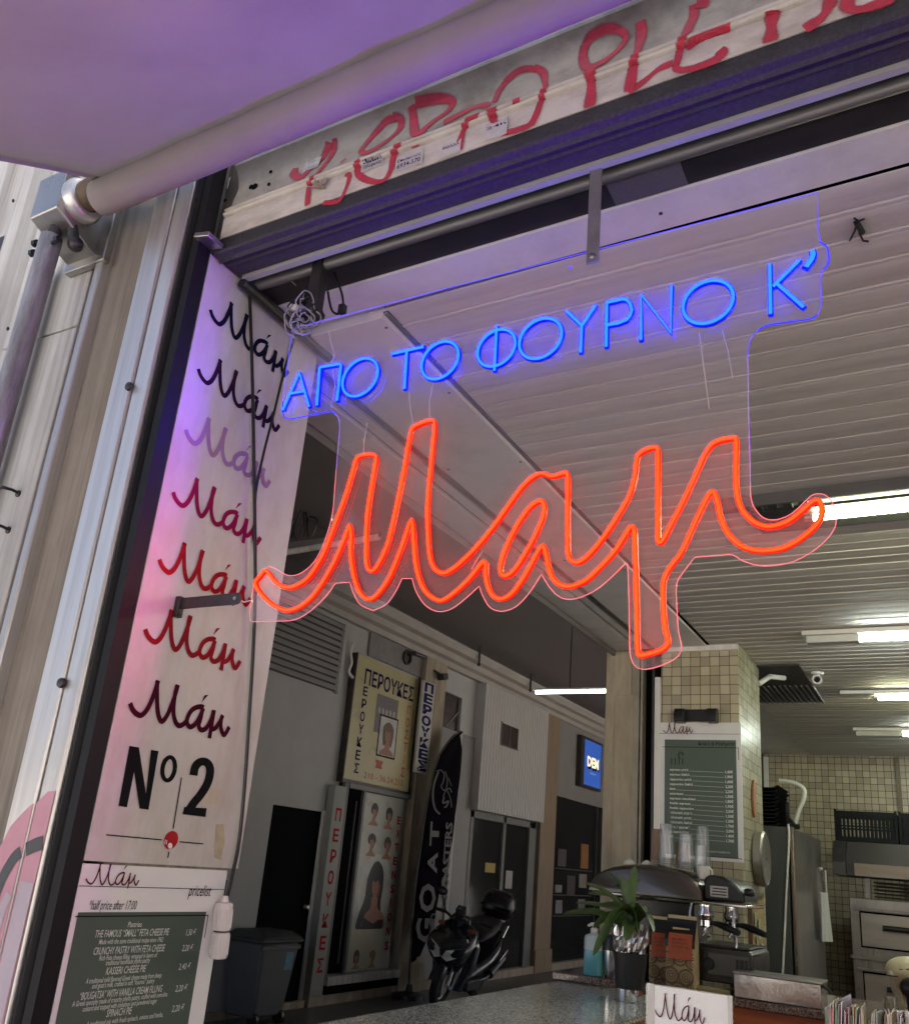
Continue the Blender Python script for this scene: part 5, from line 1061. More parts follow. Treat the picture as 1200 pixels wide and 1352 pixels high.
# ceiling items
vg = thing('ceiling_grille', 'dark ventilation grille let into the slat ceiling', 'grille', (-.95,6.0,2.9))
m = MB(); m.box(-1.3,-.74,5.48,6.62,2.897,2.912); m.build('grille_plate', mat('grille_grey', (.06,.055,.055), .6, .2), vg)
m = MB()
for k in range(16): m.obox((-1.25+k*.034,6.32,2.891), (.016,.56,.012), Matrix.Rotation(.5,3,'Y'))
m.build('louvre', mat('louvre_grey', (.10,.09,.085), .6), vg, 0)
rg = thing('ceiling_camera', 'small white ring shaped camera under the slat ceiling', 'camera', (-.67,5.7,2.82))
m = MB(); m.lathe((-.67,5.72,2.905), [(.04,0),(.036,-.014),(.016,-.022)], 24); m.build('mount', M_white, rg, 40)
m = MB(); ctr = V((-.668,5.68,2.852)); m.tube([ctr+V((.025*math.cos(t),0,.025*math.sin(t))) for t in [i*math.pi/14 for i in range(28)]], .0065, 8, closed=True); m.build('ring', M_white, rg, 60)
m = MB(); m.lathe(ctr+V((0,.012,0)), [(.020,0),(.016,.006)], 20, (0,-1,0)); m.build('lens', M_glassdk, rg)
def lamp(y, xh0, xt0, x1, tube_mat, label, cover=True, rail=False, z=2.875):
    t = thing('fluorescent_lamp', label, 'ceiling lamp', ((xh0+x1)/2,y,z), 'fluorescent lamps on the slat ceiling')
    m = MB(); m.box(xh0,x1,y-.055,y+(.16 if rail else .03),z+.005,z+.03); m.build('housing', mat('grey_lamp_housing', (.045,.045,.042), .6) if rail else M_wtrim, t, bevel=.003)
    if cover: m = MB(); m.box(xh0+.02,xt0-.002,y-.042,y+.022,z-.035,z+.004); m.build('end_cover', mat('lamp_cover', (.60,.60,.57), .4), t, bevel=.005)
    m = MB(); m.tube([(xt0,y-.01,z-.016),(x1-.05,y-.01,z-.016)], .0135, 12); m.build('tube', tube_mat, t, 60)
    m = MB(); m.tube([(xt0-.03,y-.01,z-.016),(xt0-.001,y-.01,z-.016)], .0125, 10); m.build('tube_cap', M_sstl, t)
    if rail:
        m = MB(); m.box(xh0-.1,x1,y-.16,y-.148,z-.012,z+.03); m.build('front_rail', M_rail, t); m = MB(); m.box(xh0-.1,x1,y-.148,y-.06,z+.012,z+.031); m.build('reflector', mat('dull_reflector', (.12,.12,.115), .5), t)
        for k in range(4): m = MB(); m.box(xh0+.02+k*.05,xh0+.05+k*.05,y-.13,y-.09,z-.008+.004*(k % 2),z+.012); m.build('ballast_clip', M_dkmetal, t)
lamp(3.08,-.55,-.345,1.0,T_warm,'nearest fluorescent lamp, its tube just right of the orange script',False,True)
lamp(4.78,-.62,-.345,.95,T_cool,'fluorescent lamp with white end cover, second from the front')
lamp(6.32,-.60,-.372,.9,T_warm,'yellowish fluorescent lamp, third from the front',False)
lamp(7.79,-.66,-.30,.9,T_cool,'farthest fluorescent lamp, half hidden by the right edge')
# ---------------------------------------------------------------- arcade wall and its shops
def fa(x): return lambda u, v, h: V((x+h, u, v))
aw_ = thing('arcade_wall', 'pale plaster wall along the far side of the arcade', 'wall', (XA,10,0), kind='structure')
m = MB(); m.box(XA-.3,XA,1.25,8.36,2.02,ZA); m.box(XA-.3,XA,1.25,7.45,0,2.02); m.box(XA-.3,XA,7.45,8.36,0,.05); m.build('plaster_wall', M_arcw, aw_)
m = MB(); m.box(XA-.3,XA-.02,8.36,21,0,ZA); m.build('rear_wall', M_arcw, aw_)
m = MB(); m.extr([(XA-.1,4.28),(XA+.05,4.29),(XA+.07,4.36),(XA+.13,4.39),(XA+.15,4.47),(XA+.22,4.50),(XA+.24,4.59),(XA-.1,4.60)], 'y', 1.25, 20.9); m.build('cornice', mat('cornice_paint', (.36,.33,.29), .6, 0, .12, 3), aw_, 30)
m = MB(); m.box(XA,-5.46,1.25,7.3,4.42,ZA-.002); m.build('downstand', mat('shaded_bulkhead', (.14,.12,.115), .8), aw_)  # shadow on the bulkhead face put into its dark paint
m = MB(); m.box(XA,XA+.06,1.25,8.36,0,.07); m.box(XA-.02,XA+.10,8.37,21,0,.11); m.build('plinth', M_conc, aw_, bevel=.004)
vt = thing('louvre_vent', 'wide white louvred vent high on the arcade wall', 'vent', (XA,7.2,3.39))
m = MB(); m.box(XA+.001,XA+.045,6.0,6.05,3.37,4.26); m.box(XA+.001,XA+.045,8.25,8.31,3.37,4.26); m.box(XA+.001,XA+.045,6.05,8.25,4.22,4.26); m.box(XA+.001,XA+.03,6.85,6.88,3.43,4.22); m.build('frame', M_arcw, vt, bevel=.003)
m = MB(); m.box(XA+.001,XA+.004,6.05,8.25,3.39,4.22); m.build('dark_back', mat('vent_dark', (.10,.095,.09), .8), vt)
m = MB()
for k in range(11):
    z = 3.395+k*.075; m.extr([(XA+.006,z+.064),(XA+.010,z+.068),(XA+.047,z+.012),(XA+.042,z+.008)], 'y', 6.05, 8.25)
m.build('louvre', M_arcw, vt, 0)
dr = thing('black_door', 'plain black door in the arcade wall beside the red lettered strip', 'door', (XA,7.9,.05))
m = MB(); m.box(XA-.06,XA-.03,7.45,8.36,.051,2.02); m.build('door_leaf', mat('black_door_paint', (.006,.007,.009), .8, 0, .3, 4, spec=.05), dr)
m = MB(); m.box(XA-.02,XA+.018,8.325,8.368,.052,2.035); m.build('door_frame', M_wtrim, dr, bevel=.003)
m = MB(); m.lathe((XA-.03,8.25,1.0), [(.022,0),(.022,.01),(.012,.015),(.026,.045),(.02,.06)], 14, (1,0,0)); m.build('handle', M_sstl, dr)
rl = thing('lettered_strip', 'narrow grey strip with red vertical Greek letters beside the black door', 'sign', (XA+.1,8.48,0))
m = MB(); m.box(XA,XA+.10,8.37,8.60,.11,2.33); m.build('strip_board', mat('grey_green_board', (.30,.31,.28), .5, 0, .08), rl, bevel=.003)
for i, ch in enumerate('ΠΕΡΟΥΚΕΣ'):
    m = MB(); z = 2.07-i*.228; text(m, ch, fa(XA+.102), 8.435, 8.545, z-.13, z, .03); m.build('red_letter', M_red, rl, 0)
# wig shop front
ws = thing('wig_shop_front', 'narrow shop window with hairstyle posters under the yellow sign', 'shop front', (XA,9.3,0))
m = MB(); m.box(XA-.019,XA+.02,8.60,9.02,.30,2.38); m.build('dark_doorway', M_gap, ws)
m = MB(); m.box(XA-.01,XA+.06,8.61,8.70,.12,2.40); m.box(XA,XA+.06,9.02,9.07,.30,2.36); m.box(XA,XA+.07,8.70,10.09,2.33,2.41); m.build('grey_frame', mat('grey_frame_paint', (.16,.16,.155), .5), ws, bevel=.003)
m = MB(); m.tube([(XA+.03,8.92,2.2),(XA+.03,8.92,.4)], .012, 8); m.build('chrome_post', M_dkmetal, ws)
m = MB(); m.box(XA-.01,XA+.03,9.07,9.99,.30,2.32); m.build('window_panel', mat('pale_green_panel', (.40,.41,.34), .3, 0, .06), ws)
m = MB(); m.box(XA,XA+.14,8.62,10.12,.20,.29); m.build('window_ledge', M_marble, ws, bevel=.004)
m = MB(); m.box(XA-.01,XA+.12,8.62,10.12,.11,.20); m.build('dark_base', M_gap, ws)
M_skin = mat('printed_skin', (.34,.16,.10), .5, 0, .15, 12); M_hair = mat('printed_dark_hair', (.016,.010,.009), .5, 0, .2); M_hairb = mat('printed_brown_hair', (.10,.055,.035), .5, 0, .2); M_blond = mat('printed_fair_hair', (.26,.16,.08), .5, 0, .2)
def disc(m, f, cu, cv, ru, rv, lift, mi=0, a0=0, a1=2*math.pi): m.prism([f(cu+ru*math.cos(a0+(a1-a0)*i/26), cv+rv*math.sin(a0+(a1-a0)*i/26), lift) for i in range(26)], None, mi)
M_shade = mat('printed_skin_shade', (.19,.085,.055), .5, 0, .2, 20); M_lip = mat('printed_lip', (.26,.06,.055), .5)
def head(f, cu, cv, s, hair, parent, name='printed_portrait', turn=.02, long=False):
    """printed hairstyle photo: hair mass, neck and shoulders, face with shaded side, brows, eyes, nose, lips"""
    m = MB(); ox = turn*s*3; rr = random.Random(int(cu*1000+cv*77)); lift = [0.0006]
    def poly(pts, mi, smooth=True):
        q = [V((a, b, 0)) for a, b in pts]
        if smooth: q = catmull(q, 4, True)
        lift[0] += .0003; m.prism([f(cu+p.x*s, cv+p.y*s, lift[0]) for p in q], None, mi)
    if long:
        poly([(-.30,.62),(-.05,.80),(.22,.72),(.42,.45),(.46,.0),(.42,-.5),(.56,-1.05),(.2,-1.2),(-.3,-1.2),(-.86,-1.22),(-.74,-.75),(-.54,-.35),(-.50,.2)], 0)
        poly([(-.12,-.3),(.2,-.3),(.26,-.62),(.62,-.80),(.72,-1.2),(.1,-1.24),(-.55,-1.22),(-.44,-.85),(-.16,-.62)], 1)
        poly([(-.5,-.88),(-.2,-1.0),(.1,-1.10),(.35,-.98),(.66,-.98),(.66,-1.25),(-.58,-1.25)], 0, False)
    else:
        w = rr.uniform(.36,.46); h = rr.uniform(.5,.66); lw = rr.uniform(-.35,.05)
        poly([(-.14,-.2),(.14,-.2),(.17,-.46),(.46,-.62),(.52,-.74),(-.5,-.74),(-.45,-.62),(-.17,-.46)], 1, False)
        poly([(-w*.8,h*.75),(0,h),(w*.8,h*.72),(w,.15),(w*.82,lw),(w*.5,lw-.08),(.1,-.1),(-w*.5,lw-.06),(-w*.85,lw+.03),(-w,.2)], 0)
    fx_ = lambda pts: [(a+ox/s, b) for a, b in pts]
    poly(fx_([(-.23,.2),(-.24,.0),(-.17,-.22),(-.03,-.34),(.08,-.33),(.19,-.2),(.24,.0),(.23,.2),(.1,.32),(-.1,.33)]), 1)
    poly(fx_([(.06,.28),(.22,.16),(.24,-.02),(.17,-.22),(.05,-.33),(.10,-.15),(.13,.05)]), 3)
    poly(fx_([(-.25,.16),(-.16,.2),(-.05,.13),(.08,.22),(.20,.10),(.27,.14),(.26,.36),(.08,.47),(-.14,.46),(-.28,.34)]), 0)
    for sx in (-1,1):
        poly(fx_([(sx*.055,.055),(sx*.10,.072),(sx*.155,.05),(sx*.10,.035)]), 0, False)
        poly(fx_([(sx*.045,.10),(sx*.10,.122),(sx*.17,.10),(sx*.10,.107)]), 0, False)
    poly(fx_([(.0,.03),(.035,-.09),(-.01,-.105),(-.03,-.085)]), 3, False); poly(fx_([(-.065,-.185),(0,-.17),(.065,-.185),(0,-.215)]), 2, False)
    m.build(name, [hair, M_skin, M_lip, M_shade], parent, 0)
fw = fa(XA+.0315)
for cu, cv, hr in ((9.33,2.10,M_hair),(9.67,2.08,M_hair),(9.34,1.74,M_hair),(9.70,1.72,M_hairb)): head(fw, cu, cv, .21, hr, ws)
m = MB(); disc(m, fw, 9.52, 1.20, .36, .42, .0004); m.build('white_oval', mat('poster_white', (.50,.51,.46), .4), ws, 0)
head(fw, 9.52, 1.23, .38, M_hair, ws, long=True)
m = MB(); m.quad(fw(9.09,.76,.0005), fw(9.80,.76,.0005), fw(9.80,.32,.0005), fw(9.09,.32,.0005)); m.build('cream_poster', mat('cream_poster', (.46,.45,.33), .5, 0, .05), ws, 0)
m = MB()
for i in range(3): ribbon2(m, [(9.30,.66-.05*i),(9.42,.68-.05*i),(9.56,.665-.05*i),(9.66,.69-.05*i)], .008, fw, .0001, 4)
m.build('red_handwriting', M_red, ws, 0)
head(fw, 9.28, .44, .16, M_hairb, ws); head(fw, 9.62, .44, .16, M_blond, ws)
for i, ch in enumerate('EXTENSIONS'):
    m = MB(); z = 2.10-i*.166; text(m, ch, fa(XA+.036), 9.865 if ch != 'I' else 9.895, 9.955 if ch != 'I' else 9.92, z-.095, z, .03); m.build('red_letter', M_red, ws, 0)
# yellow sign
ys = thing('yellow_sign', 'cream yellow wig shop sign with portrait photo and phone number', 'shop sign', (XA+.1,9.35,2.41))
m = MB(); m.box(XA-.02,XA+.06,8.55,10.03,2.42,3.93); m.build('sign_box', mat('cream_yellow', (.50,.45,.24), .3, 0, .05, 3), ys, bevel=.012)
m = MB(); m.box(XA-.02,XA+.07,8.53,8.548,2.41,3.94); m.box(XA-.02,XA+.075,8.53,10.05,2.385,2.418); m.box(XA-.02,XA+.07,10.032,10.045,2.41,3.94); m.build('dark_rim', M_dkmetal, ys)
fy = lambda u, v, h: V((XA+.0625+h, u-.055, v-.02))
m = MB()
text(m, 'ΠΕΡΟΥΚΕΣ', fy, 8.80, 9.97, 3.62, 3.80, .022)
for i, ch in enumerate('ΕΡΟΥΚΕΣ'): z = 3.58-i*.156; text(m, ch, fy, 8.80, 8.90, z-.105, z, .025)
m.build('navy_lettering', M_navy, ys, 0)
m = MB()
for i, ch in enumerate('ΠΟΣΤΙΣ'): z = 3.54-i*.162; text(m, ch, fy, 9.85 if ch != 'Ι' else 9.885, 9.94 if ch != 'Ι' else 9.90, z-.11, z, .012)
text(m, '210 - 36.24.215', fy, 9.02, 9.93, 2.50, 2.575, .0)
m.prism([fy(a, b, 0) for a, b in [(9.25,2.65),(9.40,2.65),(9.38,2.71),(9.41,2.72),(9.40,2.75),(9.25,2.75),(9.24,2.72),(9.27,2.71)]], None)
m.build('red_lettering', mat('orange_red_print', (.42,.06,.03), .5), ys, 0)
m = MB(); m.quad(*[fy(a, b, .0005) for a, b in ((9.12,3.08),(9.12,3.56),(9.62,3.56),(9.62,3.08))]); m.build('grey_photo', mat('grey_photo', (.16,.14,.15), .4, 0, .4, 30), ys, 0)
m = MB(); 
for i in range(5): disc(m, fy, 9.2+i*.085, 3.36, .026, .045, .0012)
m.build('photo_figures', mat('pale_photo', (.36,.34,.34), .5), ys, 0)
m = MB(); m.quad(*[fy(a, b, .0016) for a, b in ((9.23,2.80),(9.23,3.32),(9.66,3.32),(9.66,2.80))]); m.build('black_border', M_ink, ys, 0)
m = MB(); m.quad(*[fy(a, b, .0022) for a, b in ((9.25,2.82),(9.25,3.30),(9.64,3.30),(9.64,2.82))]); m.build('portrait_ground', mat('portrait_ground', (.52,.52,.50), .4), ys, 0)
head(lambda u, v, h: V((XA+.0655+h, u-.055, v-.02)), 9.45, 3.07, .33, mat('printed_ash_hair', (.13,.085,.05), .5, 0, .3, 40), ys)
# wall above the yellow sign: boarded recess with duct
rc_ = thing('boarded_recess', 'grey board with a round duct hole above the yellow sign', 'panel', (XA,9.5,3.98))
m = MB(); m.box(XA-.02,XA+.012,8.85,10.2,3.98,4.29); m.build('board', mat('grey_board', (.22,.20,.195), .6), rc_)
m = MB(); m.lathe((XA+.013,9.72,4.16), [(.10,0),(.10,.03),(.08,.03),(.08,.005)], 20, (1,0,0)); m.build('duct_ring', M_dkmetal, rc_)
m = MB(); m.tube([(XA+.02,9.74,4.22),(XA+.10,9.78,4.235),(XA+.12,10.05,4.235)], .03, 10); m.build('duct_pipe', M_dkmetal, rc_)
bk = thing('sign_spotlight', 'small dark spotlight on a bracket above the narrow vertical sign', 'spotlight', (XA,10.4,4.05))
m = MB(); m.tube([(XA,10.3,4.16),(XA+.1,10.35,4.12),(XA+.16,10.42,4.08)], .014, 6); m.build('bracket', M_dkmetal, bk)
m = MB(); m.obox((XA+.17,10.47,4.06), (.10,.14,.09), Matrix.Rotation(.3,3,'X')); m.build('lamp_head', M_dkmetal, bk, bevel=.008)
cbp = catmull([(XA+.03,8.46,4.05),(XA+.03,8.44,3.9),(XA+.04,8.47,3.8),(XA+.03,8.45,3.68),(XA+.05,8.52,3.62)], 4)
m = MB(); m.tube(cbp, .018, 7); tag(m.build('sagging_cable', M_wtrim), 'pale crumpled cable hanging left of the yellow sign', 'cable')
# narrow vertical sign
ns = thing('narrow_sign', 'narrow white vertical sign with bold navy Greek letters', 'shop sign', (XA+.2,10.18,2.69))
m = MB(); m.box(XA+.14,XA+.18,9.95,10.27,2.68,3.90); m.build('sign_board', mat('sign_white', (.52,.50,.48), .45, 0, .05), ns, bevel=.004)
m = MB()
for i, ch in enumerate('ΠΕΡΟΥΚΕΣ'): z = 3.875-i*.149; text(m, ch, fa(XA+.1825), 9.99, 10.23, z-.112, z, .05)
m.build('navy_lettering', M_navy, ns, 0)
# concrete pilasters
for y0, y1, lb, mt in ((10.14,10.72,'pale brown concrete pilaster between the wig posters and the flag', M_conc), (14.36,15.03,'tall brown stone pilaster right of the white ribbed panel', mat('brown_pilaster', (.25,.18,.11), .6, 0, .2, 3, (2,2,.6), .1, 30))):
    m = MB(); m.box(XA-.02,XA+.09,y0,y1,.0,4.28); m.box(XA-.02,XA+.12,y0-.02,y1+.02,0,.35); tag(m.build('stone_pilaster', mt, bevel=.006), lb, 'pilaster')
# bay behind the flag
by = thing('shop_bay', 'grey shop bay with a dark transom window behind the flag', 'shop front', (XA,11.3,0))
m = MB(); m.box(XA-.018,XA+.02,10.72,11.9,0.0,2.5); m.box(XA-.018,XA+.02,10.72,11.9,2.5,3.42); m.build('grey_panel', mat('bay_grey', (.24,.235,.225), .5, 0, .1, 3), by)
m = MB(); m.box(XA-.018,XA+.0,10.72,11.32,3.42,3.92); m.build('transom_glass', mat('transom_glass', (.05,.035,.035), .15), by)
m = MB(); m.box(XA-.01,XA+.05,10.72,11.34,3.92,4.0); m.box(XA-.01,XA+.05,11.30,11.40,0,3.92); m.tube([(XA+.012,10.95,3.44),(XA+.012,11.3,3.72)], .008, 6); m.build('frame', M_arcw, by, bevel=.003)
# white ribbed panel box with small window, glass doors below
wp = thing('ribbed_panel', 'white vertically ribbed panel box with one small dark window', 'panel', (XA,13.1,2.37))
pr = [(XA-.02,11.86)]; y = 11.86
while y < 14.32: pr += [(XA+.15,y),(XA+.15,y+.075),(XA+.138,y+.082),(XA+.138,y+.092)]; y += .10
pr += [(XA+.15,14.34),(XA-.02,14.34)]
m = MB(); m.extr(pr, 'z', 2.37, 4.27); m.build('ribbed_sheet', mat('ribbed_white', (.52,.51,.49), .5, 0, .05, 3), wp, 0)
m = MB(); m.box(XA+.152,XA+.158,12.50,13.10,3.43,3.76); m.build('small_window', mat('small_window_glass', (.045,.025,.02), .15), wp)
m = MB(); m.box(XA+.158,XA+.164,12.76,12.79,3.43,3.76); m.box(XA+.153,XA+.163,12.47,12.50,3.41,3.78); m.box(XA+.153,XA+.163,12.50,13.12,3.41,3.43); m.build('window_frame', mat('wine_frame', (.07,.03,.03), .5), wp)
gd = thing('glass_doors', 'dark glass doors under the white ribbed panel with a yellow sticker', 'door', (XA,12.9,0))
m = MB(); m.box(XA-.018,XA-.01,11.9,14.34,.11,2.36); m.build('dark_glass', M_glassdk, gd)
m = MB()
for y0 in (11.9,13.03,14.05): m.box(XA-.012,XA+.03,y0,y0+.10,.11,2.36)
m.box(XA-.012,XA+.03,11.9,14.3,2.26,2.365); m.box(XA-.012,XA+.03,14.15,14.34,.11,2.36); m.build('grey_frame', mat('door_grey', (.15,.15,.14), .5), gd, bevel=.003)
m = MB(); m.quad(*[(XA-.008,a,b) for a, b in ((12.55,1.50),(12.9,1.50),(12.9,1.64),(12.55,1.64))]); m.build('yellow_sticker', mat('yellow_sticker', (.40,.28,.02), .5), gd, 0)
m = MB(); m.quad(*[(XA-.008,a,b) for a, b in ((13.30,1.28),(13.55,1.28),(13.55,1.55),(13.30,1.55))]); m.build('paper_notice', mat('paper_notice', (.36,.35,.33), .5), gd, 0)
# far shop with the blue lit sign
fs_ = thing('far_shop', 'pale glossy fascia over a dark shop window at the far end of the arcade', 'shop front', (XA,17,0))
m = MB(); m.box(XA-.018,XA+.05,15.03,20.8,2.90,4.28); m.build('fascia', mat('glossy_fascia', (.30,.29,.28), .22, 0, .06, 3), fs_)
m = MB(); m.box(XA-.018,XA-.01,15.03,20.8,.11,2.9); m.build('dark_window', M_glassdk, fs_)
m = MB()
for y0 in (15.05,17.3,18.0): m.box(XA-.012,XA+.02,y0,y0+.08,.11,2.9)
m.build('window_frame', M_dkmetal, fs_)
m = MB()
for z in (1.2,1.65,.85): m.box(XA-.009,XA+.01,15.3,17.2,z,z+.02)
m.build('shelf', mat('shelf_dark', (.05,.04,.035), .6), fs_)
for y0, y1, z0, z1, c in ((16.55,16.95,1.70,2.15,(.30,.13,.04)),(16.5,16.9,1.35,1.6,(.22,.19,.15)),(16.5,16.85,.95,1.15,(.2,.18,.16)),(15.35,15.65,1.25,1.38,(.25,.24,.23)),(15.4,15.7,.9,1.12,(.22,.2,.2)),(15.4,15.8,1.7,2.0,(.06,.045,.05)),(15.9,16.3,1.22,1.55,(.06,.045,.045))):
    m = MB(); m.box(XA-.008,XA+.006,y0,y1,z0,z1); m.build('displayed_box', mat('display_%d' % (y0*100+z0*10), c, .6, 0, .3, 8), fs_)
bs = thing('blue_lit_sign', 'blue backlit box sign with white lettering at the far end', 'lit sign', (XA+.05,16.65,3.23))
m = MB(); m.box(XA+.051,XA+.15,16.0,17.16,3.18,4.14); m.build('sign_frame', M_dkmetal, bs)
m = MB(); m.box(XA+.151,XA+.156,16.17,17.10,3.23,4.09); m.build('blue_face', emit('blue_sign_face', (.03,.10,.42), .3), bs)
m = MB(); text(m, 'DEM', fa(XA+.1585), 16.32, 16.96, 3.60, 3.78, .05); m.build('white_lettering', emit('sign_white_glow', (1,.85,.6), .4), bs, 0)
m = MB(); text(m, 'DEM', fa(XA+.1575), 16.36, 17.0, 3.555, 3.735, .05); m.build('letter_shadow', M_ink, bs, 0)
m = MB(); text(m, 'mini', fa(XA+.158), 16.5, 16.8, 3.46, 3.50, .0); m.build('small_lettering', emit('sign_pale_glow', (.4,.5,.9), .25), bs, 0)

# lamps in the arcade
M_arctube = emit('arcade_tube', (.9,1.0,.97), 3.5)
pl_ = thing('pendant_lamp', 'bright fluorescent tube hung on a thin rod in the arcade', 'pendant lamp', (-4.1,10.4,3.8))
m = MB(); m.tube([(-4.66,10.4,3.80),(-3.45,10.4,3.80)], .022, 12); m.build('tube', M_arctube, pl_, 50)
m = MB(); m.box(-4.70,-3.40,10.385,10.415,3.825,3.85); m.build('batten', M_white, pl_)
m = MB(); m.tube([(-4.19,10.4,3.85),(-4.19,10.4,4.75)], .008, 6); m.build('rod', M_dkmetal, pl_)
ul = thing('unlit_lamp', 'unlit white tube lamp hanging below the arcade ceiling near the panel', 'pendant lamp', (-5.2,6,4.27))
m = MB(); m.tube([(-5.75,6,4.25),(-4.3,6,4.31)], .03, 12); m.build('tube', M_white, ul, 50)
m = MB(); m.box(-5.75,-4.3,5.98,6.02,4.30,4.36); m.tube([(-5.5,6,4.34),(-5.5,6,4.75)], .01, 6); m.build('batten', mat('batten_grey', (.2,.19,.19), .5), ul)
m = MB()
for k in range(7): m.tube(catmull([(-5.42+.05*k,6.05,4.42),(-5.40+.05*k+random.uniform(-.06,.06),6.04,4.55+random.uniform(-.05,.05)),(-5.36+.03*k,6.05,4.42+random.uniform(.2,.3))], 4), .009, 5)
m.build('loose_wire', M_blkpl, ul, 0)
# ceiling hooks along the cornice
for y0 in (11.35, 13.25):
    m = MB(); m.tube([(XA+.26,y0,4.44),(XA+.26,y0,4.72)], .018, 6); m.ball((XA+.26,y0,4.44), .03, 8, 6); tag(m.build('cornice_hook', M_dkmetal), 'small dark hook on the arcade cornice, %s' % ('above the flag' if y0 < 12 else 'above the small window'), 'hook')

# flag banner
XFL = -5.95
fl = thing('flag_banner', 'tall black feather flag with white lettering leaning by the pilaster', 'flag', (XFL,10.2,0))
FL = [(610.2,966),(601,971),(593.4,979),(582,996),(575,1015.5),(568,1046),(562.5,1077),(556.9,1116.6),(551.2,1158.8),(545.6,1215),(542.5,1271)]
FR = [(611,966.5),(610.5,975),(609.7,990),(605.2,1018),(600.4,1046),(597.6,1077),(596.2,1111),(592,1144.7),(584,1180),(577,1222),(556.9,1262.7)]
m = MB(); vs = []; C_ = 6; rows_ = 40
def fpt(t, s):
    i = min(int(t*10), 9); f = t*10-i
    a = (FL[i][0]*(1-f)+FL[i+1][0]*f, FL[i][1]*(1-f)+FL[i+1][1]*f); b = (FR[i][0]*(1-f)+FR[i+1][0]*f, FR[i][1]*(1-f)+FR[i+1][1]*f)
    p = P(a[0]*(1-s)+b[0]*s, a[1]*(1-s)+b[1]*s, 'x', XFL); p.x += .05*math.sin(s*5+t*7)*s; return p
for j in range(rows_+1):
    for i in range(C_+1): vs.append(fpt(j/rows_, i/C_))
m.add(vs, [(j*(C_+1)+i, j*(C_+1)+i+1, (j+1)*(C_+1)+i+1, (j+1)*(C_+1)+i) for j in range(rows_) for i in range(C_)]); o = m.build('cloth', mat('black_flag', (.008,.006,.010), .9, 0, .2, spec=.03), fl, 180)
sm = o.modifiers.new('thickness', 'SOLIDIFY'); sm.thickness = .004
m = MB(); m.tube([fpt(k/30, 0)+V((-.01,-.012,0)) for k in range(31)]+[P(540,1310,'x',XFL)], .012, 8); m.build('pole', M_dkmetal, fl, 60)
pb_ = P(540,1310,'x',XFL); m = MB(); m.lathe((XFL,pb_.y,.0), [(.20,0),(.20,.05),(.05,.08),(.03,.16)], 16); m.build('weighted_base', M_blkpl, fl)
def fpx(ax_, ay, bx, by, k):
    """text frame running from pixel a to pixel b on the flag, letters rising to the left"""
    d = V((bx-ax_, by-ay, 0)); L = d.length; d /= L; nn = V((d.y, -d.x, 0))
    def f(u, v, h):
        x = ax_+d.x*u+nn.x*v*k; y = ay+d.y*u+nn.y*v*k; p = P(x, y, 'x', XFL+.062); p.x += h; return p
    return f, L
m = MB(); f, L = fpx(590,1186,597.5,1086,1); text(m, 'ROASTERS', f, 0, L, 0, 8.5, .03)
f, L = fpx(571,1243,580,1085,1)
for ch, u0, u1, hh in (('G',-2,30,22),('O',38,76,20),('A',90,118,12),('T',126,158,11)): text(m, ch, f, u0, u1, 0, hh, .03)
f, L = fpx(573,1226,577,1205,1); text(m, 'CO', f, 0, 20, 0, 7, .02)
m.build('white_lettering', mat('flag_white', (.20,.195,.20), .8, spec=.1), fl, 0)
m = MB(); fe = lambda u, v, h: P(540+u/3.56, 920+v/3.56, 'x', XFL+.062)+V((h,0,0))
for pts, w in (([(138,352),(118,410),(112,470),(122,525),(145,552)],9), ([(130,350),(150,345),(165,365),(160,400),(150,420)],5), ([(170,350),(180,390),(175,430),(160,470)],4), ([(150,420),(165,440),(190,430),(200,450)],5), ([(165,470),(160,500),(185,490),(175,515),(165,520)],7), ([(180,440),(195,480),(200,520)],4), ([(185,380),(200,420)],3)): ribbon2(m, pts, w, fe, .001, 4)
m.build('goat_emblem', mat('flag_grey', (.15,.145,.15), .8, spec=.1), fl, 0)

# grey bin
bn = thing('wheeled_bin', 'grey plastic bin with dark lid and blue sticker by the black door', 'bin', (-6.0,7.25,0)); M_bin = mat('grey_bin', (.085,.09,.095), .5, 0, .1, 6); M_lid = mat('dark_bin_lid', (.045,.048,.048), .5, 0, .1)
def frus(m, x0, x1, y0, y1, z0, X0, X1, Y0, Y1, z1): m.add([(x0,y0,z0),(x1,y0,z0),(x1,y1,z0),(x0,y1,z0),(X0,Y0,z1),(X1,Y0,z1),(X1,Y1,z1),(X0,Y1,z1)], [(0,3,2,1),(4,5,6,7),(0,1,5,4),(1,2,6,5),(2,3,7,6),(3,0,4,7)])
m = MB(); frus(m, -6.19,-5.84,7.05,7.48,.06,-6.24,-5.78,6.99,7.55,.72); m.build('bin_body', M_bin, bn, bevel=.03, seg=3)
m = MB(); frus(m, -6.25,-5.76,6.96,7.58,.72,-6.25,-5.76,6.96,7.58,.76); frus(m, -6.25,-5.76,6.96,7.58,.761,-6.20,-5.84,7.03,7.50,.82); m.build('lid', M_lid, bn, bevel=.02, seg=3)
m = MB(); m.box(-5.80,-5.775,6.98,7.56,.66,.70); m.build('rim', M_lid, bn, bevel=.006)
m = MB(); m.obox((-5.795,7.42,.56), (.004,.11,.17), Matrix.Rotation(.07,3,'Y')); m.build('blue_sticker', mat('blue_sticker', (.10,.25,.36), .4, 0, .5, 25), bn)
for yy in (7.08,7.45): m = MB(); m.lathe((-5.86,yy-.02,.06), [(.06,0),(.06,.04)], 16, (0,1,0)); m.build('wheel', M_blkpl, bn)

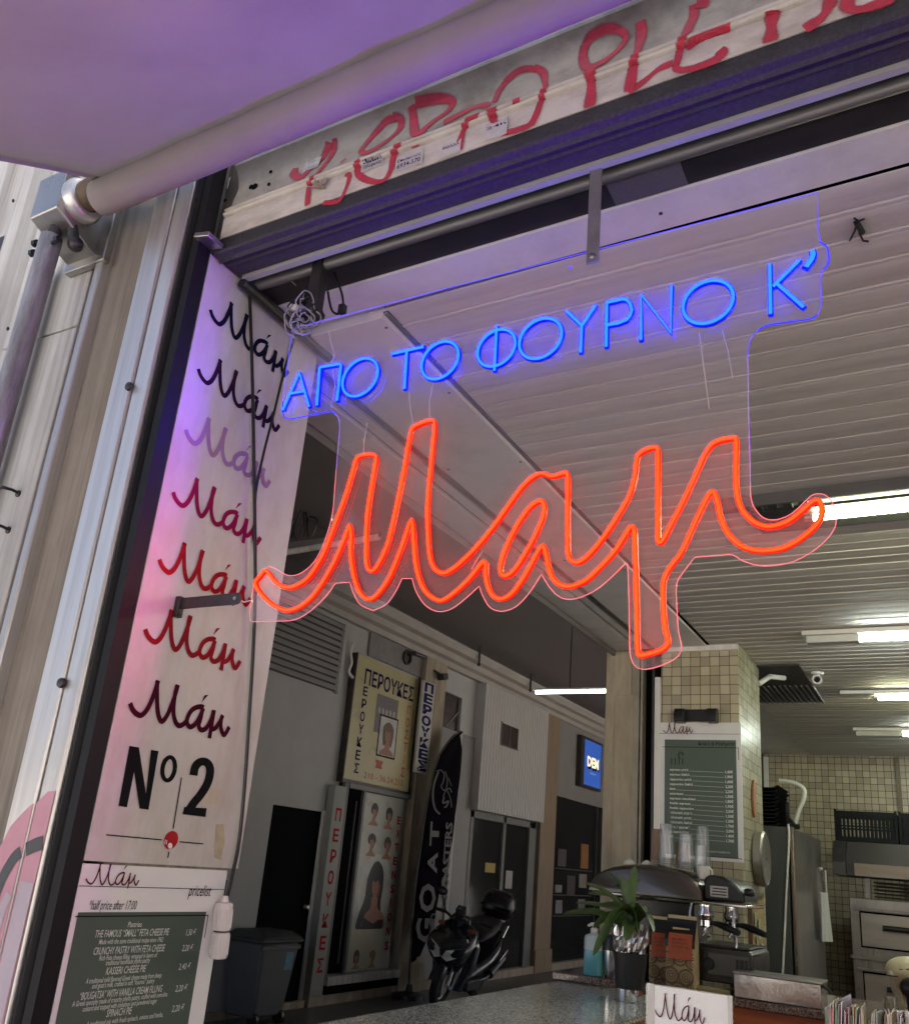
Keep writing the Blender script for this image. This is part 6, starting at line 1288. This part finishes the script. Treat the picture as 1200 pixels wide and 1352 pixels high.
# scooter
sc = thing('motor_scooter', 'black motor scooter with top box parked in the arcade', 'scooter', (-5.45,10.4,0))
yw, lean = R_(9), R_(11)
RM = Matrix.Rotation(yw, 3, 'Z') @ Matrix.Rotation(lean, 3, 'Y'); SO = V((-5.40,9.72,0))
class SB(MB):
    def build(s, *a, **k):
        s.v = [SO+RM@v for v in s.v]; return MB.build(s, *a, **k)
# local: x right, y back from the front axle, z up
M_sb = mat('black_scooter_paint', (.022,.026,.032), .14, 0, .2, 3, coat=.6); M_seat = mat('scooter_seat', (.014,.013,.013), .6); M_tyre = mat('tyre', (.014,.014,.014), .8)
for wy, r in ((0,.27),(1.33,.27)):
    m = SB(); m.tube([(0, wy+(r-.05)*math.cos(t), r+(r-.05)*math.sin(t)) for t in [i*math.pi/14 for i in range(28)]], .052, 10, closed=True); w = m.build('wheel', M_tyre, sc, 60)
    m = SB(); m.tube([(0, wy+(r-.095)*math.cos(t), r+(r-.095)*math.sin(t)) for t in [i*math.pi/12 for i in range(24)]], .018, 8, closed=True)
    for k in range(5): t = k*2*math.pi/5; m.tube([(0,wy,r),(0,wy+(r-.1)*math.cos(t),r+(r-.1)*math.sin(t))], [.022,.016], 8)
    m.lathe((-.05,wy,r), [(.035,0),(.035,.10)], 12, (1,0,0)); m.build('rim', M_alu, w, 50)
m = SB(); m.lathe((.045,0,.27), [(.05,0),(.11,.001),(.11,.005),(.05,.006)], 20, (1,0,0)); m.build('brake_disc', M_steel, sc)
m = SB()
for sx in (-1,1): m.tube([(sx*.075,0,.27),(sx*.075,.06,.50),(sx*.06,.14,.72)], [.022,.024,.028], 8)
m.build('fork', M_alu, sc, 50)
m = SB(); vs = []
for i in range(11):
    t = R_(10+i*15); 
    for sx in (-.072,-.05,0,.05,.072): vs.append((sx, -.30*math.cos(t)*1.0+.0, .27+(.31-.02*(abs(sx) > .06)-.05*(abs(sx) > .07))*math.sin(t)))
m.add(vs, [(i*5+k, i*5+k+1, (i+1)*5+k+1, (i+1)*5+k) for i in range(10) for k in range(4)]); m.build('front_mudguard', M_sb, sc, 60)
def loft(m, secs, n=16, ex=.7):
    vs = []
    for (cy, cz, hx, hy, tilt) in secs:
        for k in range(n):
            t = 2*math.pi*k/n; a, b = math.cos(t), math.sin(t); a = math.copysign(abs(a)**ex, a); b = math.copysign(abs(b)**ex, b)
            vs.append((hx*a, cy+hy*b*math.cos(tilt), cz+hy*b*math.sin(tilt)))
    L = len(secs); m.add(vs, [(i*n+k, i*n+(k+1) % n, (i+1)*n+(k+1) % n, (i+1)*n+k) for i in range(L-1) for k in range(n)]+[tuple(range(n))[::-1], tuple((L-1)*n+k for k in range(n))])
m = SB(); loft(m, [(.10,.42,.12,.08,0),(-.03,.54,.20,.16,0),(-.04,.66,.26,.22,.1),(.02,.77,.28,.22,.25),(.12,.88,.23,.17,.4),(.18,.95,.12,.08,.5)]); m.build('front_cowl', M_sb, sc, 60)
m = SB()
for sx in (-1,1): m.prism([(sx*.008,-.275,.585),(sx*.08,-.262,.555),(sx*.18,-.20,.62),(sx*.262,-.06,.735),(sx*.17,-.225,.715),(sx*.05,-.283,.665)], (0,.05,0))
m.build('headlight', mat('headlight_glass', (.85,.83,.78), .1, .0, .15, 30, coat=.5), sc, 20)
m = SB(); loft(m, [(.22,.22,.19,.14,0),(.26,.50,.27,.12,0),(.24,.72,.28,.10,0),(.22,.92,.18,.07,0)]); m.build('leg_shield', M_sb, sc, 60)
m = SB(); m.box(-.24,.24,.24,.74,.22,.34); m.build('floorboard', M_seat, sc, bevel=.02)
m = SB(); loft(m, [(.60,.36,.20,.16,0),(.78,.45,.25,.27,0),(1.0,.54,.27,.30,.1),(1.2,.64,.25,.26,.25),(1.45,.76,.18,.13,.4),(1.60,.82,.07,.05,.5)]); m.build('rear_body', M_sb, sc, 60)
m = SB(); loft(m, [(.58,.74,.12,.06,0),(.68,.80,.19,.08,1.2),(.95,.84,.21,.06,1.5),(1.15,.90,.20,.07,1.5),(1.38,.94,.15,.05,1.5),(1.45,.94,.06,.02,1.5)]); m.build('seat', M_seat, sc, 60)
m = SB(); m.tube(catmull([(-.36,.22,1.0),(-.24,.17,1.01),(-.1,.16,.97),(.1,.16,.97),(.24,.17,1.01),(.36,.22,1.0)], 4), .017, 8); hb = m.build('handlebar', M_blkpl, sc, 60)
m = SB(); loft(m, [(.14,.90,.10,.07,0),(.12,.97,.14,.09,0),(.14,1.04,.10,.06,0)]); m.build('handlebar_cover', M_sb, sc, 60)
for sx in (-1,1):
    m = SB(); m.tube([(sx*.22,.16,1.01),(sx*.27,.10,1.13),(sx*.29,.09,1.20)], .007, 6); m.ball((sx*.31,.09,1.23), (.075,.018,.05), 14, 8); m.build('mirror', M_blkpl, sc, 60)
    m = SB(); m.ball((sx*.19,.02,.90), (.045,.025,.025), 12, 8); m.build('indicator', emit('amber_lens', (.40,.08,.005), .0), sc, 60)
    m = SB(); m.tube([(sx*.25,.19,1.008),(sx*.37,.23,1.0)], .021, 8); m.build('grip', M_seat, sc)
m = SB(); m.tube([(.0,.08,1.0),(.0,.02,1.12)], .07, 4); m.build('fly_screen', M_glassdk, sc)
m = SB(); loft(m, [(1.56,.98,.17,.14,0),(1.56,1.02,.215,.19,0),(1.57,1.14,.225,.205,0),(1.58,1.25,.20,.185,0),(1.58,1.31,.13,.12,0)], 24, .6); m.build('top_box', mat('top_box_shell', (.016,.011,.012), .3, 0, .2), sc, 50)
m = SB(); m.box(-.215,.215,1.36,1.375,1.10,1.125); m.build('box_seam', M_gap, sc); m = SB(); m.box(-.1,.1,1.35,1.72,.93,.975); m.build('box_rack', M_alu, sc, bevel=.01)
m = SB(); m.tube([(.16,.85,.28),(.19,1.05,.30),(.20,1.2,.36)], [.02,.03,.035], 10); m.tube([(.20,1.15,.34),(.21,1.55,.52)], .058, 14); ex = m.build('exhaust', M_blkpl, sc, 50)
m = SB(); m.obox((.262,1.42,.56), (.012,.30,.05), Matrix.Rotation(.42,3,'X')); m.build('heat_shield', M_chrome, ex, bevel=.008)
m = SB(); m.tube([(.2,1.36,.78),(.2,1.5,.92)], .018, 8); m.build('grab_rail', M_chrome, sc, 60)
m = SB(); m.box(-.07,.07,1.58,1.60,.76,.82); m.build('tail_light', M_red, sc); m = SB(); m.box(-.13,.13,.95,1.2,.20,.38); m.build('engine_block', M_dkmetal, sc, bevel=.03)
m = SB(); m.tube([(.10,.8,.28),(.28,.86,.0)], .012, 6); m.build('side_stand', M_dkmetal, sc)
